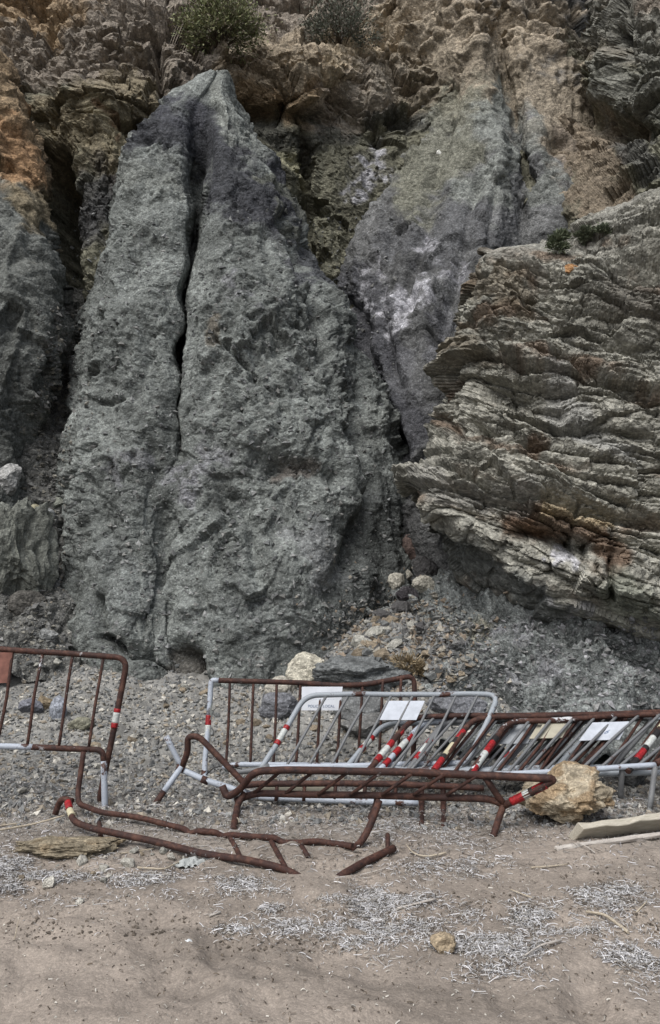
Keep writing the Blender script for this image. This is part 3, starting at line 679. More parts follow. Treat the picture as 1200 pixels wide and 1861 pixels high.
# rusty barrier standing upright, its sign rusted through
t = root('crowd_barrier', V(180, 1470, 6.4), 'upright rust brown barrier with slanting bars and a rusted sign panel', 'barrier', BAR_GROUP)
d0, d1 = 6.25, 6.42
lp = [V(-262, 1420, d0), V(-270, 1160, d1), V(232, 1196, d1), V(206, 1330, 6.35), V(178, 1470, 6.32)]
tube('frame', lp, TR, M_RUST, t, .10, 10, .005, 1)
tube('lower_rail', [V(-262, 1350, d0), V(-60, 1355, d0), V(60, 1358, d0)], TR*.95, M_WHITE, t, .05, 10, .003, 2)
tube('lower_rail', [V(58, 1358, d0), V(165, 1362, d0)], TR*.95, M_RUSTP, t, .05, 10, .002, 2)
tube('leg', [V(160, 1361.6, d0), V(188, 1363, d0), V(189, 1400, d0)], TR*.95, M_RUST, t, .12, 10, .0, 2)
tube('leg', [V(189, 1383, d0-.004), V(190, 1430, d0-.02), V(191, 1474, d0-.03)], TR*1.0, M_WHITE, t, .05, 10, .0, 3)
for k, (xt, xb) in enumerate([(24, -6), (78, 50), (132, 107), (188, 162), (-30, -62), (-84, -118), (-138, -172), (-192, -228)]):
    a, b = V(xt, 1180+xt*.085, d1), V(xb, 1357, d0)
    tube('bar', [a, (a+b)/2+Vector((nrs.normal()*.008, nrs.normal()*.01, 0)), b], BR_*1.05, M_RUST if k not in (1, 2) else M_RUSTP, t, .05, 6, .004, 40+k)
panel(t, [V(-70, 1243, d1-.05), V(17, 1241, d1-.05), V(23, 1186, d1-.02), V(-60, 1183, d1-.02)], M_SIGNR)
bands(t, [lp[2], lp[3]], [(.70, .745, M_RED), (.745, .88, M_WT), (.88, .95, M_RED)], TR)
settle(t)

# frame sunk in sand
def gp(px, py, dz=0.0):
    loc, _ = hit_pix(px, py); return loc + Vector((0, 0, dz))
t = root('crowd_barrier', gp(330, 1540), 'rusted barrier frame lying flat and half buried in sand and seagrass', 'barrier', BAR_GROUP)
e = .012
r1 = [V(152, 1366, 6.2), V(141, 1440, 6.12), V(143, 1462, 6.05), gp(185, 1492, .06), gp(258, 1500, .05), gp(335, 1512, .03), gp(345, 1514, -.004), gp(358, 1516, .02), gp(392, 1520, .025), gp(404, 1520, -.004), gp(418, 1524, .025), gp(500, 1532, .03), gp(512, 1531, -.004), gp(545, 1532, -.002), gp(572, 1536, .025), gp(640, 1548, .03)]
tube('rear_rail', r1, TR*.82, M_RUST, t, .08, 10, .008, 5)
tube('leg', [gp(636, 1546, .005), gp(655, 1540, .02), V(674, 1500, gp(665, 1535).y+.02), V(690, 1455, gp(665, 1535).y+.10)], TR*.95, M_RUST, t, .10, 10, .004, 6)
f1 = [gp(122, 1500, .16), gp(126, 1505, .12), gp(134, 1512, .075), gp(168, 1526, .07), gp(262, 1543, .06), gp(350, 1563, .055), gp(440, 1576, .045), gp(520, 1586, .018), gp(565, 1588, -.05)]
tube('front_rail', f1, TR*.9, M_RUST, t, .06, 10, .012, 7)
tube('front_rail', [gp(600, 1590, -.05), gp(622, 1590, .0), gp(665, 1572, .02), gp(716, 1550, .03)], TR*.95, M_RUST, t, .05, 10, .005, 8)
tube('bracket', [gp(100, 1486, .02), gp(106, 1486, .10), gp(113, 1488, .145), gp(131, 1490, .13)], TR*.95, M_RUST, t, .04, 8, .002, 9)
bands(t, [f1[0], f1[1], f1[2]], [(0, .35, M_RED), (.4, .75, M_CREAM)], TR*.9)
for (a, b) in [((180, 1497), (184, 1524)), ((418, 1524), (440, 1568)), ((492, 1530), (520, 1580)), ((548, 1540), (560, 1560)), ((705, 1532), (706, 1549))]:
    tube('bar', [gp(*a, .01 if a[0] < 700 else .05), gp(*b, .008)], BR_*1.3, M_RUST, t, .03, 6, .004, a[0])
settle(t)

# standing barrier at the back with the police sign
t = root('crowd_barrier', V(560, 1450, 7.0), 'upright rusty barrier with a police sign and pale lower rail', 'barrier', BAR_GROUP)
db, dt = 7.25, 7.45
fp = [V(371, 1462, 7.1), V(373, 1385, 7.25), V(380, 1300, 7.38), V(384, 1236, dt), V(550, 1241, dt), V(610, 1246, dt), V(665, 1244, dt), V(753, 1228, dt+.05), V(755, 1300, dt), V(750, 1395, db)]
tube('frame', fp[3:4] + fp[3:] if False else [fp[3]+Vector((.07, 0, -.003))]+fp[4:], TR, M_RUST, t, .08, 10, .003, 11)
tube('upright', [fp[0], fp[1], fp[2]], TR, M_MIX, t, .08, 10, .003, 12)
tube('upright', [fp[2], fp[3], fp[3]+Vector((.075, 0, -.003))], TR*1.01, M_WHITE, t, .09, 10, .0, 12)
tube('lower_rail', [V(405, 1394, db), V(430, 1389, db), V(752, 1392, db)], TR*.95, M_WHITE, t, .06, 10, .004, 13)
tube('leg', [V(371, 1400, 7.2), V(368, 1428, 7.22), V(352, 1456, 7.24)], TR*.9, M_RUST, t, .05, 8, .0, 14)
for k, (xt, xb) in enumerate([(418, 411), (461, 455), (503, 497), (546, 538), (583, 576), (620, 612), (659, 651), (696, 689), (729, 724)]):
    yt = np.interp(xt, [384, 550, 610, 665, 753], [1238, 1241, 1246, 1244, 1230])
    yb = 1475 if k == 0 and False else 1391
    a, b = V(xt, yt, dt), V(xb, yb, db)
    tube('bar', [a, (a+b)/2+Vector((nrs.normal()*.005, nrs.normal()*.008, 0)), b], BR_*1.05, M_RUST, t, .05, 6, .003, 60+k)
o, q, nv = panel(t, [V(548, 1291, dt-.06), V(619, 1291, dt-.06), V(623, 1248, dt-.04), V(549, 1248, dt-.04)], plain('clean_white_sign_face', (.66, .69, .74), .45, .12, 7))  # face colour raised to make up for the shading on this panel
lettering(o, 'POLICIA LOCAL', q, nv, .17, .12, .68, M_INK)
lettering(o, '- - - - - - - - - - -', q, nv, .17, .46, .66, M_INKF)
bands(t, [V(376.5, 1345, 7.315), V(380, 1296, 7.384)], [(.02, .55, M_WT), (.55, .95, M_RED)], TR)
for k, pts in enumerate([[(383, 1308), (388, 1292), (394, 1285), (399, 1281)], [(384, 1300), (383, 1288), (387, 1276)]]):
    vs = []
    for i, (x, y) in enumerate(pts):
        c0 = V(x, y, 7.34-.02*i); vs += [c0+Vector((-.010, 0, -.006)), c0+Vector((.010, .004, .006))]
    mesh_obj('tape_end', vs, [(2*i, 2*i+1, 2*i+3, 2*i+2) for i in range(len(pts)-1)], M_WT, t)
settle(t)

# leaning ones
frame_barrier('galvanised barrier leaning back with a white blank sign, behind the rusty heap', (478, 1396, 6.75), (556, 1262, 7.22), (908, 1262, 7.22), (850, 1386, 6.75),
    (M_ZINC, M_WHITE, M_GREY, M_GREY), 9, [[(490, 1392, 6.75), (470, 1399, 6.74), (425, 1404, 6.73)]], [(.30, .36, M_RED), (.36, .50, M_WT), (.50, .56, M_RED)], [(.435, .63, .27, M_SIGN)], 100)
frame_barrier('pale zinc barrier with a curved grey corner, propped among the leaning ones', (625, 1398, 6.72), (700, 1314, 7.28), (1090, 1310, 7.28), (1010, 1396, 6.72),
    (M_ZINC, M_ZINC, M_GREY, M_GREY), 10, [], [(.40, .47, M_RED), (.47, .62, M_WT), (.62, .68, M_RED)], [], 120)
frame_barrier('barrier with chipped white top tube and rust patches, under the rusty leaning one', (690, 1400, 6.60), (772, 1311, 7.16), (1140, 1308, 7.16), (1060, 1398, 6.60),
    (M_MIX, M_ZINC, M_GREY, M_RUST), 10, [[(805, 1400, 6.6), (806, 1450, 6.55), foot(806, 1502)]], [(.10, .20, M_RED), (.30, .42, M_RED), (.42, .58, M_WT), (.58, .70, M_RED)], [(.50, .60, .40, M_SIGNG)], 140)
frame_barrier('dark rusty leaning barrier whose red and white tape is peeling', (668, 1402, 6.54), (752, 1303, 7.12), (1145, 1298, 7.12), (1055, 1400, 6.54),
    (M_RUST, M_ZINC, M_GREY, M_RUST), 10, [], [(.18, .27, M_RED), (.27, .43, M_WT), (.43, .52, M_RED), (.66, .74, M_RED)], [(.60, .70, .36, M_SIGNB)], 160)
frame_barrier('rusty leaning barrier with yellowed tape and a dark band round its upright', (783, 1408, 6.46), (860, 1306, 7.05), (1290, 1292, 7.05), (1215, 1404, 6.46),
    (M_RUST, M_ZINC, M_RUST, M_RUST), 11, [[(765, 1425, 6.46), (766, 1460, 6.44), foot(766, 1500)]], [(.08, .26, M_RED), (.26, .32, M_BLACK), (.32, .52, M_CREAM), (.52, .62, M_BLACK), (.62, .76, M_RED)], [(.315, .43, .33, M_SIGNB)], 180)
frame_barrier('zinc barrier with a dull grey sign wedged between the rusty leaning ones', (738, 1404, 6.57), (812, 1309, 7.14), (1190, 1304, 7.14), (1110, 1402, 6.57),
    (M_GREY, M_ZINC, M_RUST, M_GREY), 6, [], [(.22, .34, M_RED), (.34, .5, M_WT), (.5, .6, M_RED)], [(.33, .46, .40, M_SIGNG)], 300)
frame_barrier('grey barrier with faded tape deepest in the leaning heap under the marked sign', (905, 1396, 6.62), (985, 1310, 7.2), (1390, 1298, 7.2), (1300, 1392, 6.62),
    (M_MIX, M_ZINC, M_RUST, M_GREY), 6, [], [(.18, .3, M_RED), (.3, .5, M_WT), (.55, .64, M_RED)], [(.03, .13, .36, M_SIGNB)], 320)
tb = frame_barrier('leaning barrier with peeling white paint on its top tube and a marked white sign', (852, 1412, 6.38), (922, 1312, 6.95), (1320, 1292, 6.95), (1192, 1390, 6.38),
    (M_RUSTP, M_WHITE, M_GREY, M_GREY), 10, [[(1131, 1396, 6.4), (1130, 1420, 6.42), foot(1128, 1452)], [(1191, 1392, 6.38), (1187, 1430, 6.35), foot(1180, 1472)]], [(.06, .18, M_RED), (.18, .42, M_WT), (.42, .52, M_RED), (.52, .62, M_RED), (.62, .70, M_BLACK)], [], 200)
o, q, nv = panel(tb, [V(1052, 1346, 6.72), V(1126, 1344, 6.72), V(1144, 1311, 6.86), V(1077, 1313, 6.86)], M_SIGN)
lettering(o, '6', q, nv, .50, .34, .10, M_INK, .3)
tube('upright', [V(1141, 1402, 6.36), V(1205, 1318, 6.8)], TR, M_RUST, tb, .05, 10, .002, 210)
bands(tb, [V(1141, 1402, 6.36), V(1205, 1318, 6.8)], [(.02, .25, M_BLACK), (.25, .44, M_RED), (.44, .52, M_BLACK), (.52, .72, M_WT), (.72, .86, M_BLACK), (.92, 1.0, M_CREAM)], TR*1.02)
settle(tb)

# barrier tipped over with a pale lower rail and splayed feet
t = root('crowd_barrier', gp(330, 1470), 'tipped barrier with white splayed feet, bent brown upright and pale lower rail', 'barrier', BAR_GROUP)
tube('lower_rail', [V(330, 1398, 6.5), V(372, 1417, 6.45), V(432, 1436, 6.4), V(470, 1449, 6.3), V(700, 1458, 6.25), V(760, 1459, 6.25)], TR*1.02, M_WHITE, t, .10, 10, .003, 221)
tube('upright', [V(330, 1396, 6.5), V(342, 1366, 6.48), V(341, 1338, 6.46), V(362, 1338, 6.44), V(442, 1422, 6.34), V(452, 1428, 6.34)], TR*1.05, M_RUST, t, .07, 10, .003, 222)
tube('rail', [V(440, 1428, 6.3), V(470, 1424, 6.28), V(700, 1424, 6.28), V(880, 1432, 6.25)], TR, M_RUST, t, .06, 10, .004, 223)
tube('leg', [V(302, 1338, 6.5), V(318, 1370, 6.5), V(331, 1394, 6.5)], TR*.95, M_WHITE, t, .05, 8, .0, 224)
tube('leg', [V(330, 1394, 6.48), V(297, 1440, 6.38)], TR*.98, M_WHITE, t, .05, 8, .0, 225)
tube('leg', [V(298, 1438, 6.38), V(278, 1468, 6.32)], TR*1.02, M_RUST, t, .05, 8, .0, 226)
for (x, y, dd) in ((328, 1396, 6.49), (373, 1418, 6.45)):
    c0 = V(x, y, dd); tube('collar', [c0+Vector((-.03, 0, .012)), c0+Vector((.03, 0, -.012))], TR*1.25, M_RUST, t, .02, 8, 0, 3)
for k, x in enumerate((502, 552, 608, 662, 718)):
    tube('bar', [V(x+2, 1424, 6.28), V(x, 1456, 6.26)], BR_*1.2, M_RUST, t, .03, 6, .002, 230+k)
panel(t, [V(458, 1439, 6.33), V(612, 1440, 6.33), V(611, 1430, 6.34), V(470, 1429, 6.34)], M_SIGNB)
mesh_obj('tie_wire', *tube_geo([V(375, 1408, 6.4), V(388, 1396, 6.36), V(410, 1390, 6.36), V(440, 1398, 6.36)], .004, 5), M_BLACK, t)
settle(t)

# rusty barrier on its side in front
t = root('crowd_barrier', gp(660, 1500), 'rust red barrier tipped on its side with slanting bars, in front of the leaning heap', 'barrier', BAR_GROUP)
da, dbk = 5.95, 6.2
top = [V(404, 1428, 6.12), V(412, 1450, 6.1), V(436, 1436, 6.05), V(462, 1402, da), V(520, 1399, da), V(760, 1404, 5.8), V(1004, 1415, 5.55)]
tube('frame', top, TR*1.12, M_RUST, t, .08, 10, .003, 240)
tube('upright', [V(998, 1414.5, 5.556), V(1007, 1417, 5.55), V(985, 1430, 5.58), V(916, 1464, 5.7)], TR*1.08, M_RUST, t, .035, 10, .0, 241)
bands(t, [V(1000, 1422, 5.562), V(916, 1464, 5.7)], [(.10, .36, M_RED), (.36, .44, M_BLACK), (.44, .58, M_WT), (.58, .85, M_RED)], TR*1.08)
tube('lower_rail', [V(428, 1456, 6.1), V(462, 1442, 6.08), V(700, 1446, 5.92), V(890, 1452, 5.75), V(918, 1464, 5.7)], TR*1.05, M_RUST, t, .08, 10, .004, 242)
tube('leg', [V(446, 1440, 6.08), V(432, 1462, 6.05), V(*foot(424, 1508))], TR, M_RUST, t, .10, 8, .0, 243)
tube('leg', [V(916, 1462, 5.7), V(908, 1484, 5.7), V(*foot(896, 1520))], TR, M_RUST, t, .05, 8, .0, 244)
tube('leg', [V(882, 1412, 5.68), V(900, 1440, 5.7), V(918, 1464, 5.7)], TR*.95, M_RUST, t, .05, 8, .0, 245)
tube('leg', [V(686, 1448, 5.95), V(684, 1462, 5.95), V(672, 1490, 5.95), V(668, 1500, 5.95)], TR*.95, M_RUST, t, .05, 8, .0, 246)
for k, x in enumerate((512, 570, 632, 690, 748, 806, 866)):
    a = V(x, 1400+(x-500)*.028, da-.4*max(0, x-560)/444); b = V(x-54, 1445, 6.08-.33*max(0, x-514)/400)
    tube('bar', [a, (a+b)/2, b], BR_*1.1, M_RUST, t, .03, 6, .002, 250+k)
settle(t)

# ------------------------------------------------------------------ boulders and stones
def rock_points(seed, planes=9, sub=4, rough=0.10, round_=0.25):
    bm = bmesh.new(); bmesh.ops.create_icosphere(bm, subdivisions=sub, radius=1.0)
    v = np.array([x.co[:] for x in bm.verts], np.float32); f = [[q.index for q in x.verts] for x in bm.faces]; bm.free()
    rs = np.random.RandomState(seed)
    for k in range(planes):
        d = rs.normal(size=3); d /= np.linalg.norm(d); h = rs.uniform(.50, .82)
        ex = np.maximum(v @ d - h, 0); v = v - (ex*(1-round_*.5))[:, None]*d
    nn = v/np.linalg.norm(v, axis=1)[:, None]
    v = v + nn*(rough*fbm(v*1.8+seed, 4, seed) + rough*.5*fbm(v*6+seed, 3, seed+5))[:, None]
    if sub >= 5:
        v = v + nn*(.28*facet(v+seed, 2.0, seed)[0] + .20*facet(v+seed, 6.0, seed+1)[0])[:, None]
    mn, mx_ = v.min(0), v.max(0); v = (v-(mn+mx_)/2)/((mx_-mn)/2)
    return v.astype(np.float32), np.array(f)
M_BOUL = rock_material('boulder_rock', 0.7, 34, 0.35, dist=0.025)
def boulder(name, label, px, py, wpx, hpx, colr, seed, deep=0.8, planes=9, sub=4, rough=.10, rot=None, cat='rock', sink=0.12, loc=None, col2=None, group=None, flat=True):
    """boulder standing on the terrain with its foot seen at (px, py), wpx by hpx pixels large"""
    if loc is None: loc, _ = hit_pix(px, py)
    k = loc.y/FOC; w, h = wpx*k/2, hpx*k/2*(1+sink)
    v, f = rock_points(seed, planes, sub, rough)
    p = v*np.array([w, w*deep, h], np.float32)
    if rot: 
        cr, sr = math.cos(rot), math.sin(rot); p = np.stack([p[:, 0]*cr+p[:, 2]*sr, p[:, 1], -p[:, 0]*sr+p[:, 2]*cr], -1)
    off = np.array([loc.x, loc.y + w*deep*.75, loc.z + h*(1-sink*2)])
    n1 = np.clip(.5+fbm(p*6/max(w, .1)*.4+seed, 4, seed+9), 0, 1)[:, None]
    c2 = np.array(colr)*.6 if col2 is None else np.array(col2)
    c = np.array(colr)*(.7+.5*n1); m = sstep(.55, .8, n1); c = c*(1-m)+c2*m
    o = raw_mesh(name, p, f, c, M_BOUL, None, not flat); o.location = off.tolist()
    return tag(o, label, cat, group)
LIME = (.44, .42, .36); GR = (.155, .16, .16); TAN = (.36, .27, .155)
boulder('boulder', 'large rough tan boulder beside the pale plank', 1044, 1501, 184, 98, (.36, .31, .23), 3, .75, 12, 5, .14, col2=(.24, .18, .115))
boulder('boulder', 'long low tan rock half sunk in seagrass by the half buried frame', 112, 1564, 200, 30, (.21, .18, .13), 8, .4, 5, 5, .22, col2=(.17, .135, .09))
boulder('rock', 'chalk white block behind the police sign barrier', 556, 1250, 76, 62, (.55, .52, .43), 5, .8, 9, 4, .13)
boulder('rock', 'wide grey flat topped rock mound behind the police sign', 662, 1262, 190, 66, (.15, .158, .158), 6, .7, 6, 5, .08)
boulder('rock', 'bluish grey boulder below the chalk white block', 505, 1312, 74, 50, (.17, .175, .19), 7, .8)
boulder('rock', 'pale rock wedged next to the bluish grey boulder', 510, 1265, 62, 34, (.38, .36, .31), 9, .8)
boulder('rock', 'grey rock with dark hollow under the police sign', 650, 1312, 90, 50, GR, 10, .8)
boulder('rock', 'grey rock under the white blank sign', 672, 1345, 110, 44, (.17, .17, .165), 11, .7)
boulder('rock', 'large smooth grey boulder behind the galvanised barrier', 838, 1315, 110, 56, (.19, .195, .21), 12, .8)
boulder('rock', 'small grey rock behind the leg of the white railed barrier', 1165, 1432, 60, 46, (.12, .122, .122), 13, .8)
boulder('rock', 'reddish brown block wedged at the foot of the cleft', 752, 1022, 52, 58, (.115, .085, .075), 14, .9)
boulder('rock', 'dark grey block under the reddish brown one', 778, 1052, 52, 44, (.07, .068, .068), 15, .9)
boulder('rock', 'larger of two whitish limestone lumps at the cleft mouth', 772, 1078, 46, 34, LIME, 16, .8)
boulder('rock', 'round whitish limestone lump at the cleft mouth', 721, 1072, 32, 32, LIME, 17, .8)
boulder('rock', 'smallest whitish limestone lump, between two larger at the cleft mouth', 741, 1056, 20, 22, LIME, 18, .8)
boulder('rock', 'dark purplish block on top of the rubble fan', 742, 1098, 44, 34, (.065, .06, .065), 19, .8)
boulder('rock', 'layered greenish grey rock mass at the gully foot', 6, 1118, 150, 225, (.165, .172, .152), 21, .8, 7, 5, .20)
boulder('rock', 'whitish weathered block on top of the layered rock mass', 0, 892, 62, 56, (.34, .34, .33), 22, .8)
boulder('rock', 'dark rock tucked under the layered rock mass', 40, 1118, 70, 46, (.11, .105, .095), 23, .8)
boulder('rock', 'round pale stone in the gully mouth', 84, 950, 28, 28, (.26, .27, .27), 24, .9)
boulder('rock', 'yellowish stone in the gully mouth', 60, 942, 24, 28, (.30, .28, .2), 25, .9)
boulder('rock', 'flat greenish stone in the gully mouth', 100, 925, 32, 24, (.21, .22, .19), 26, .9)
boulder('rock', 'pale flat slab stuck in the cliff above the salt crust', 796, 286, 26, 18, (.62, .62, .58), 27, .5, 9, 3, .04)
boulder('rock', 'small bright orange stone on top of the bedded outcrop', 1040, 497, 34, 24, (.34, .19, .09), 28, .8)
boulder('rock', 'pale slab leaning at the gully side', 107, 805, 44, 20, (.23, .235, .22), 29, .5)
boulder('rock', 'square bluish stone behind the rusty slanting bars', 102, 1308, 32, 42, (.30, .32, .36), 30, .8, 6)
boulder('rock', 'brown rounded stone behind the rusty slanting bars', 78, 1290, 42, 24, (.23, .185, .125), 31, .8)
boulder('rock', 'dull blue grey stone behind the rusty slanting bars', 52, 1300, 48, 30, (.18, .185, .21), 32, .8)
boulder('rock', 'long greenish stone under the slanting bars', 143, 1328, 46, 22, (.22, .215, .165), 33, .8)
boulder('rock', 'flat angular slab at the foot of the marl cone', 84, 1166, 36, 24, (.22, .225, .22), 34, .7)
boulder('rock', 'tan lump among the pale seagrass drift', 808, 1732, 46, 26, (.36, .29, .2), 35, .8)

hulls = []
for k in range(10):
    rs = np.random.RandomState(400+k); bm = bmesh.new()
    for _ in range(17):
        d = rs.normal(size=3); d /= np.linalg.norm(d); bm.verts.new(d*rs.uniform(.82, 1.0)*np.array([1, rs.uniform(.7, .95), rs.uniform(.55, .85)]))
    r_ = bmesh.ops.convex_hull(bm, input=bm.verts)
    bmesh.ops.delete(bm, geom=[g for g in set(r_['geom_interior'] + r_['geom_unused']) if isinstance(g, bmesh.types.BMVert)], context='VERTS')
    me = bpy.data.meshes.new('stone'); bm.to_mesh(me); bm.free(); hulls.append(me)
M_STONE = rock_material('loose_stone', 0.5, 5, 0.3, attr=False, local=True, dist=0.05)
for me in hulls: me.materials.append(M_STONE)
TONES = {'pale': (.29, .285, .255), 'grey': (.15, .155, .152), 'tan': (.21, .175, .13), 'dark': (.075, .073, .073), 'white': (.42, .405, .36)}
def stone(px, py, size_px, tone, place, grp):
    loc, nor = hit_pix(px, py); s = size_px*loc.y/FOC/2
    o = bpy.data.objects.new('stone', hulls[rnd.randrange(10)]); col.objects.link(o)
    o.scale = (s*rnd.uniform(.85, 1.25), s*rnd.uniform(.85, 1.2), s*rnd.uniform(.7, 1.05))
    o.rotation_euler = (rnd.uniform(-.5, .5), rnd.uniform(-.5, .5), rnd.uniform(0, 6.28))
    o.location = loc + nor*s*.22
    k = rnd.uniform(.75, 1.2); c_ = TONES[tone]; o.color = (c_[0]*k, c_[1]*k, c_[2]*k, 1)
    big = 'tiny' if size_px < 11.5 else 'small' if size_px < 15 else 'fist sized' if size_px < 21 else 'large'
    shape = 'flat' if o.scale.z < .72*o.scale.x else 'chunky' if o.scale.z > .92*o.scale.x else 'angular'
    tag(o, f'{big} {shape} {tone} {place[1]}', 'stone', f'{tone} {grp}')
def scatter(n, poly, sizes, tones, place, grp):
    for _ in range(n):
        pts, rad = poly[rnd.randrange(len(poly))]
        i = rnd.randrange(max(1, len(pts)-1)); t_ = rnd.random()
        a, b = pts[i], pts[min(i+1, len(pts)-1)]
        ang, rr = rnd.uniform(0, 6.28), rad*math.sqrt(rnd.random())
        stone(a[0]+(b[0]-a[0])*t_+rr*math.cos(ang), a[1]+(b[1]-a[1])*t_+rr*math.sin(ang)*.8, sizes[0]+(sizes[1]-sizes[0])*rnd.random()**2.2, rnd.choice(tones), place, grp)
scatter(95, [([(730, 1110), (700, 1160), (660, 1200)], 40), ([(760, 1130), (790, 1200), (840, 1240)], 45), ([(690, 1130), (640, 1210)], 26)], (12, 46), ['grey', 'grey', 'pale', 'tan', 'tan', 'dark'], ('loose', 'stone in the rubble fan below the cleft'), 'stones of the rubble fan')
scatter(70, [([(10, 1200), (150, 1250), (280, 1290)], 45), ([(20, 1420), (200, 1330), (330, 1300)], 60), ([(300, 1270), (420, 1290)], 40)], (9, 24), ['grey', 'grey', 'pale', 'tan', 'white'], ('small', 'stone on the stony slope below the marl cone'), 'stones on the slope')
scatter(40, [([(430, 1330), (560, 1340), (700, 1340)], 40), ([(760, 1280), (880, 1290)], 25)], (9, 26), ['grey', 'pale', 'white', 'tan'], ('small', 'stone on the ground behind the barriers'), 'stones behind the barriers')
scatter(26, [([(85, 880), (95, 960), (80, 1020)], 26), ([(60, 1110), (90, 1170)], 30)], (9, 20), ['grey', 'grey', 'pale', 'dark'], ('small', 'stone lying in the gully mouth'), 'stones in the gully mouth')
scatter(26, [([(20, 1590), (130, 1580), (200, 1600)], 25), ([(60, 1545), (330, 1560)], 18)], (9, 24), ['pale', 'white', 'white', 'tan'], ('small', 'pebble on the sand before the half buried frame'), 'pebbles on the sand')
for (x, y, s_) in [(235, 1573, 34), (148, 1568, 30), (190, 1580, 24), (90, 1608, 34), (145, 1642, 22), (310, 1560, 24), (180, 1395, 30), (40, 1440, 26)]:
    stone(x, y, s_, 'white', ('larger', 'stone at the edge of the seagrass'), 'larger stones at the seagrass edge')

# small rubble nobody could count
def flakes(name, n, sampler, size, tones, mat, label):
    cs, cl, sz, ns = [], [], [], []
    for _ in range(n):
        loc, nor = sampler()
        if loc is None: continue
        s_ = size[0] + (size[1]-size[0])*rnd.random()**3
        cs.append(loc + nor*s_*.2); sz.append(s_); k = rnd.uniform(.7, 1.15); c_ = tones[rnd.randrange(len(tones))]; cl.append([v*k*.85+.022 for v in c_])
    N = len(cs); C = np.array(cs, np.float32); S = np.array(sz, np.float32)
    base = np.array([[1, 0, 0], [-1, 0, 0], [0, 1, 0], [0, -1, 0], [0, 0, 1], [0, 0, -1]], np.float32)
    tri = np.array([[0, 2, 4], [2, 1, 4], [1, 3, 4], [3, 0, 4], [2, 0, 5], [1, 2, 5], [3, 1, 5], [0, 3, 5]])
    v = base[None]*(1+.45*nrs.uniform(-1, 1, (N, 6, 1))) + .35*nrs.uniform(-1, 1, (N, 6, 3))
    v *= np.array([1, .85, .7]); a = nrs.uniform(0, 6.28, N); ca, sa = np.cos(a)[:, None], np.sin(a)[:, None]
    b2 = nrs.normal(0, .8, N); cb, sb = np.cos(b2)[:, None], np.sin(b2)[:, None]
    v = np.stack([v[..., 0]*cb-v[..., 2]*sb, v[..., 1], v[..., 0]*sb+v[..., 2]*cb], -1)
    v = np.stack([v[..., 0]*ca-v[..., 1]*sa, v[..., 0]*sa+v[..., 1]*ca, v[..., 2]], -1)*S[:, None, None] + C[:, None]
    f = (tri[None]+6*np.arange(N)[:, None, None]).reshape(-1, 3)
    c = np.repeat(np.array(cl, np.float32), 6, 0)
    o = raw_mesh(name, v.reshape(-1, 3), f, c, mat, None, False)
    return tag(o, label, None, None, 'stuff')
M_FLK = rock_material('rubble_bits', 0.3, 60, 0.25, dist=0.006)
def s_scree():
    while True:
        y = 5.7 + 5.2*rnd.random()**1.0; x = rnd.uniform(-.5, .5)*y
        if y < 6.6 and rnd.random() > (y-5.5)/1.1: continue
        loc, nor, ob = hit_down(x, y, 2.4 if y > 8.6 else 4)
        if ob is not None and (ob.name.startswith('beach') or ob.name.startswith('gully')): return loc, nor
flakes('rubble', 34000, s_scree, (.005, .036), [(.18, .185, .183), (.18, .185, .183), (.23, .23, .22), (.34, .33, .30), (.13, .13, .127), (.26, .225, .175), (.44, .42, .37)], M_FLK, 'fine grey rubble covering the slope')
def s_fan():
    loc, nor = hit_pix(rnd.gauss(740, 60), rnd.gauss(1170, 45)); return loc, nor
flakes('rubble', 5000, s_fan, (.012, .065), [GR, (.20, .20, .19), (.27, .25, .21), (.24, .19, .14), (.11, .11, .108)], M_FLK, 'broken rubble of the fan below the cleft')
def s_gully():
    y_ = rnd.uniform(560, 1180); return hit_pix(np.interp(y_, [560, 900, 1180], [115, 85, 70])+rnd.gauss(0, 22), y_)
flakes('rubble', 2500, s_gully, (.012, .06), [(.12, .12, .115), (.09, .09, .085), (.18, .18, .17), (.2, .19, .16)], M_FLK, 'dark rubble choking the gully')
def s_bank(): return hit_pix(rnd.uniform(780, 1200), rnd.uniform(1120, 1300))
flakes('rubble', 1500, s_bank, (.012, .055), [GR, (.21, .21, .205), (.12, .12, .12), (.3, .3, .31)], M_FLK, 'shattered grey bits on the crumbling bank')
def s_cone():
    return hit_pix(rnd.uniform(130, 720), rnd.uniform(380, 1230))
flakes('rubble', 5000, s_cone, (.010, .055), [(.16, .165, .165), (.10, .105, .105), (.24, .245, .24), (.19, .19, .18)], M_FLK, 'stone chips studding the marl cone')

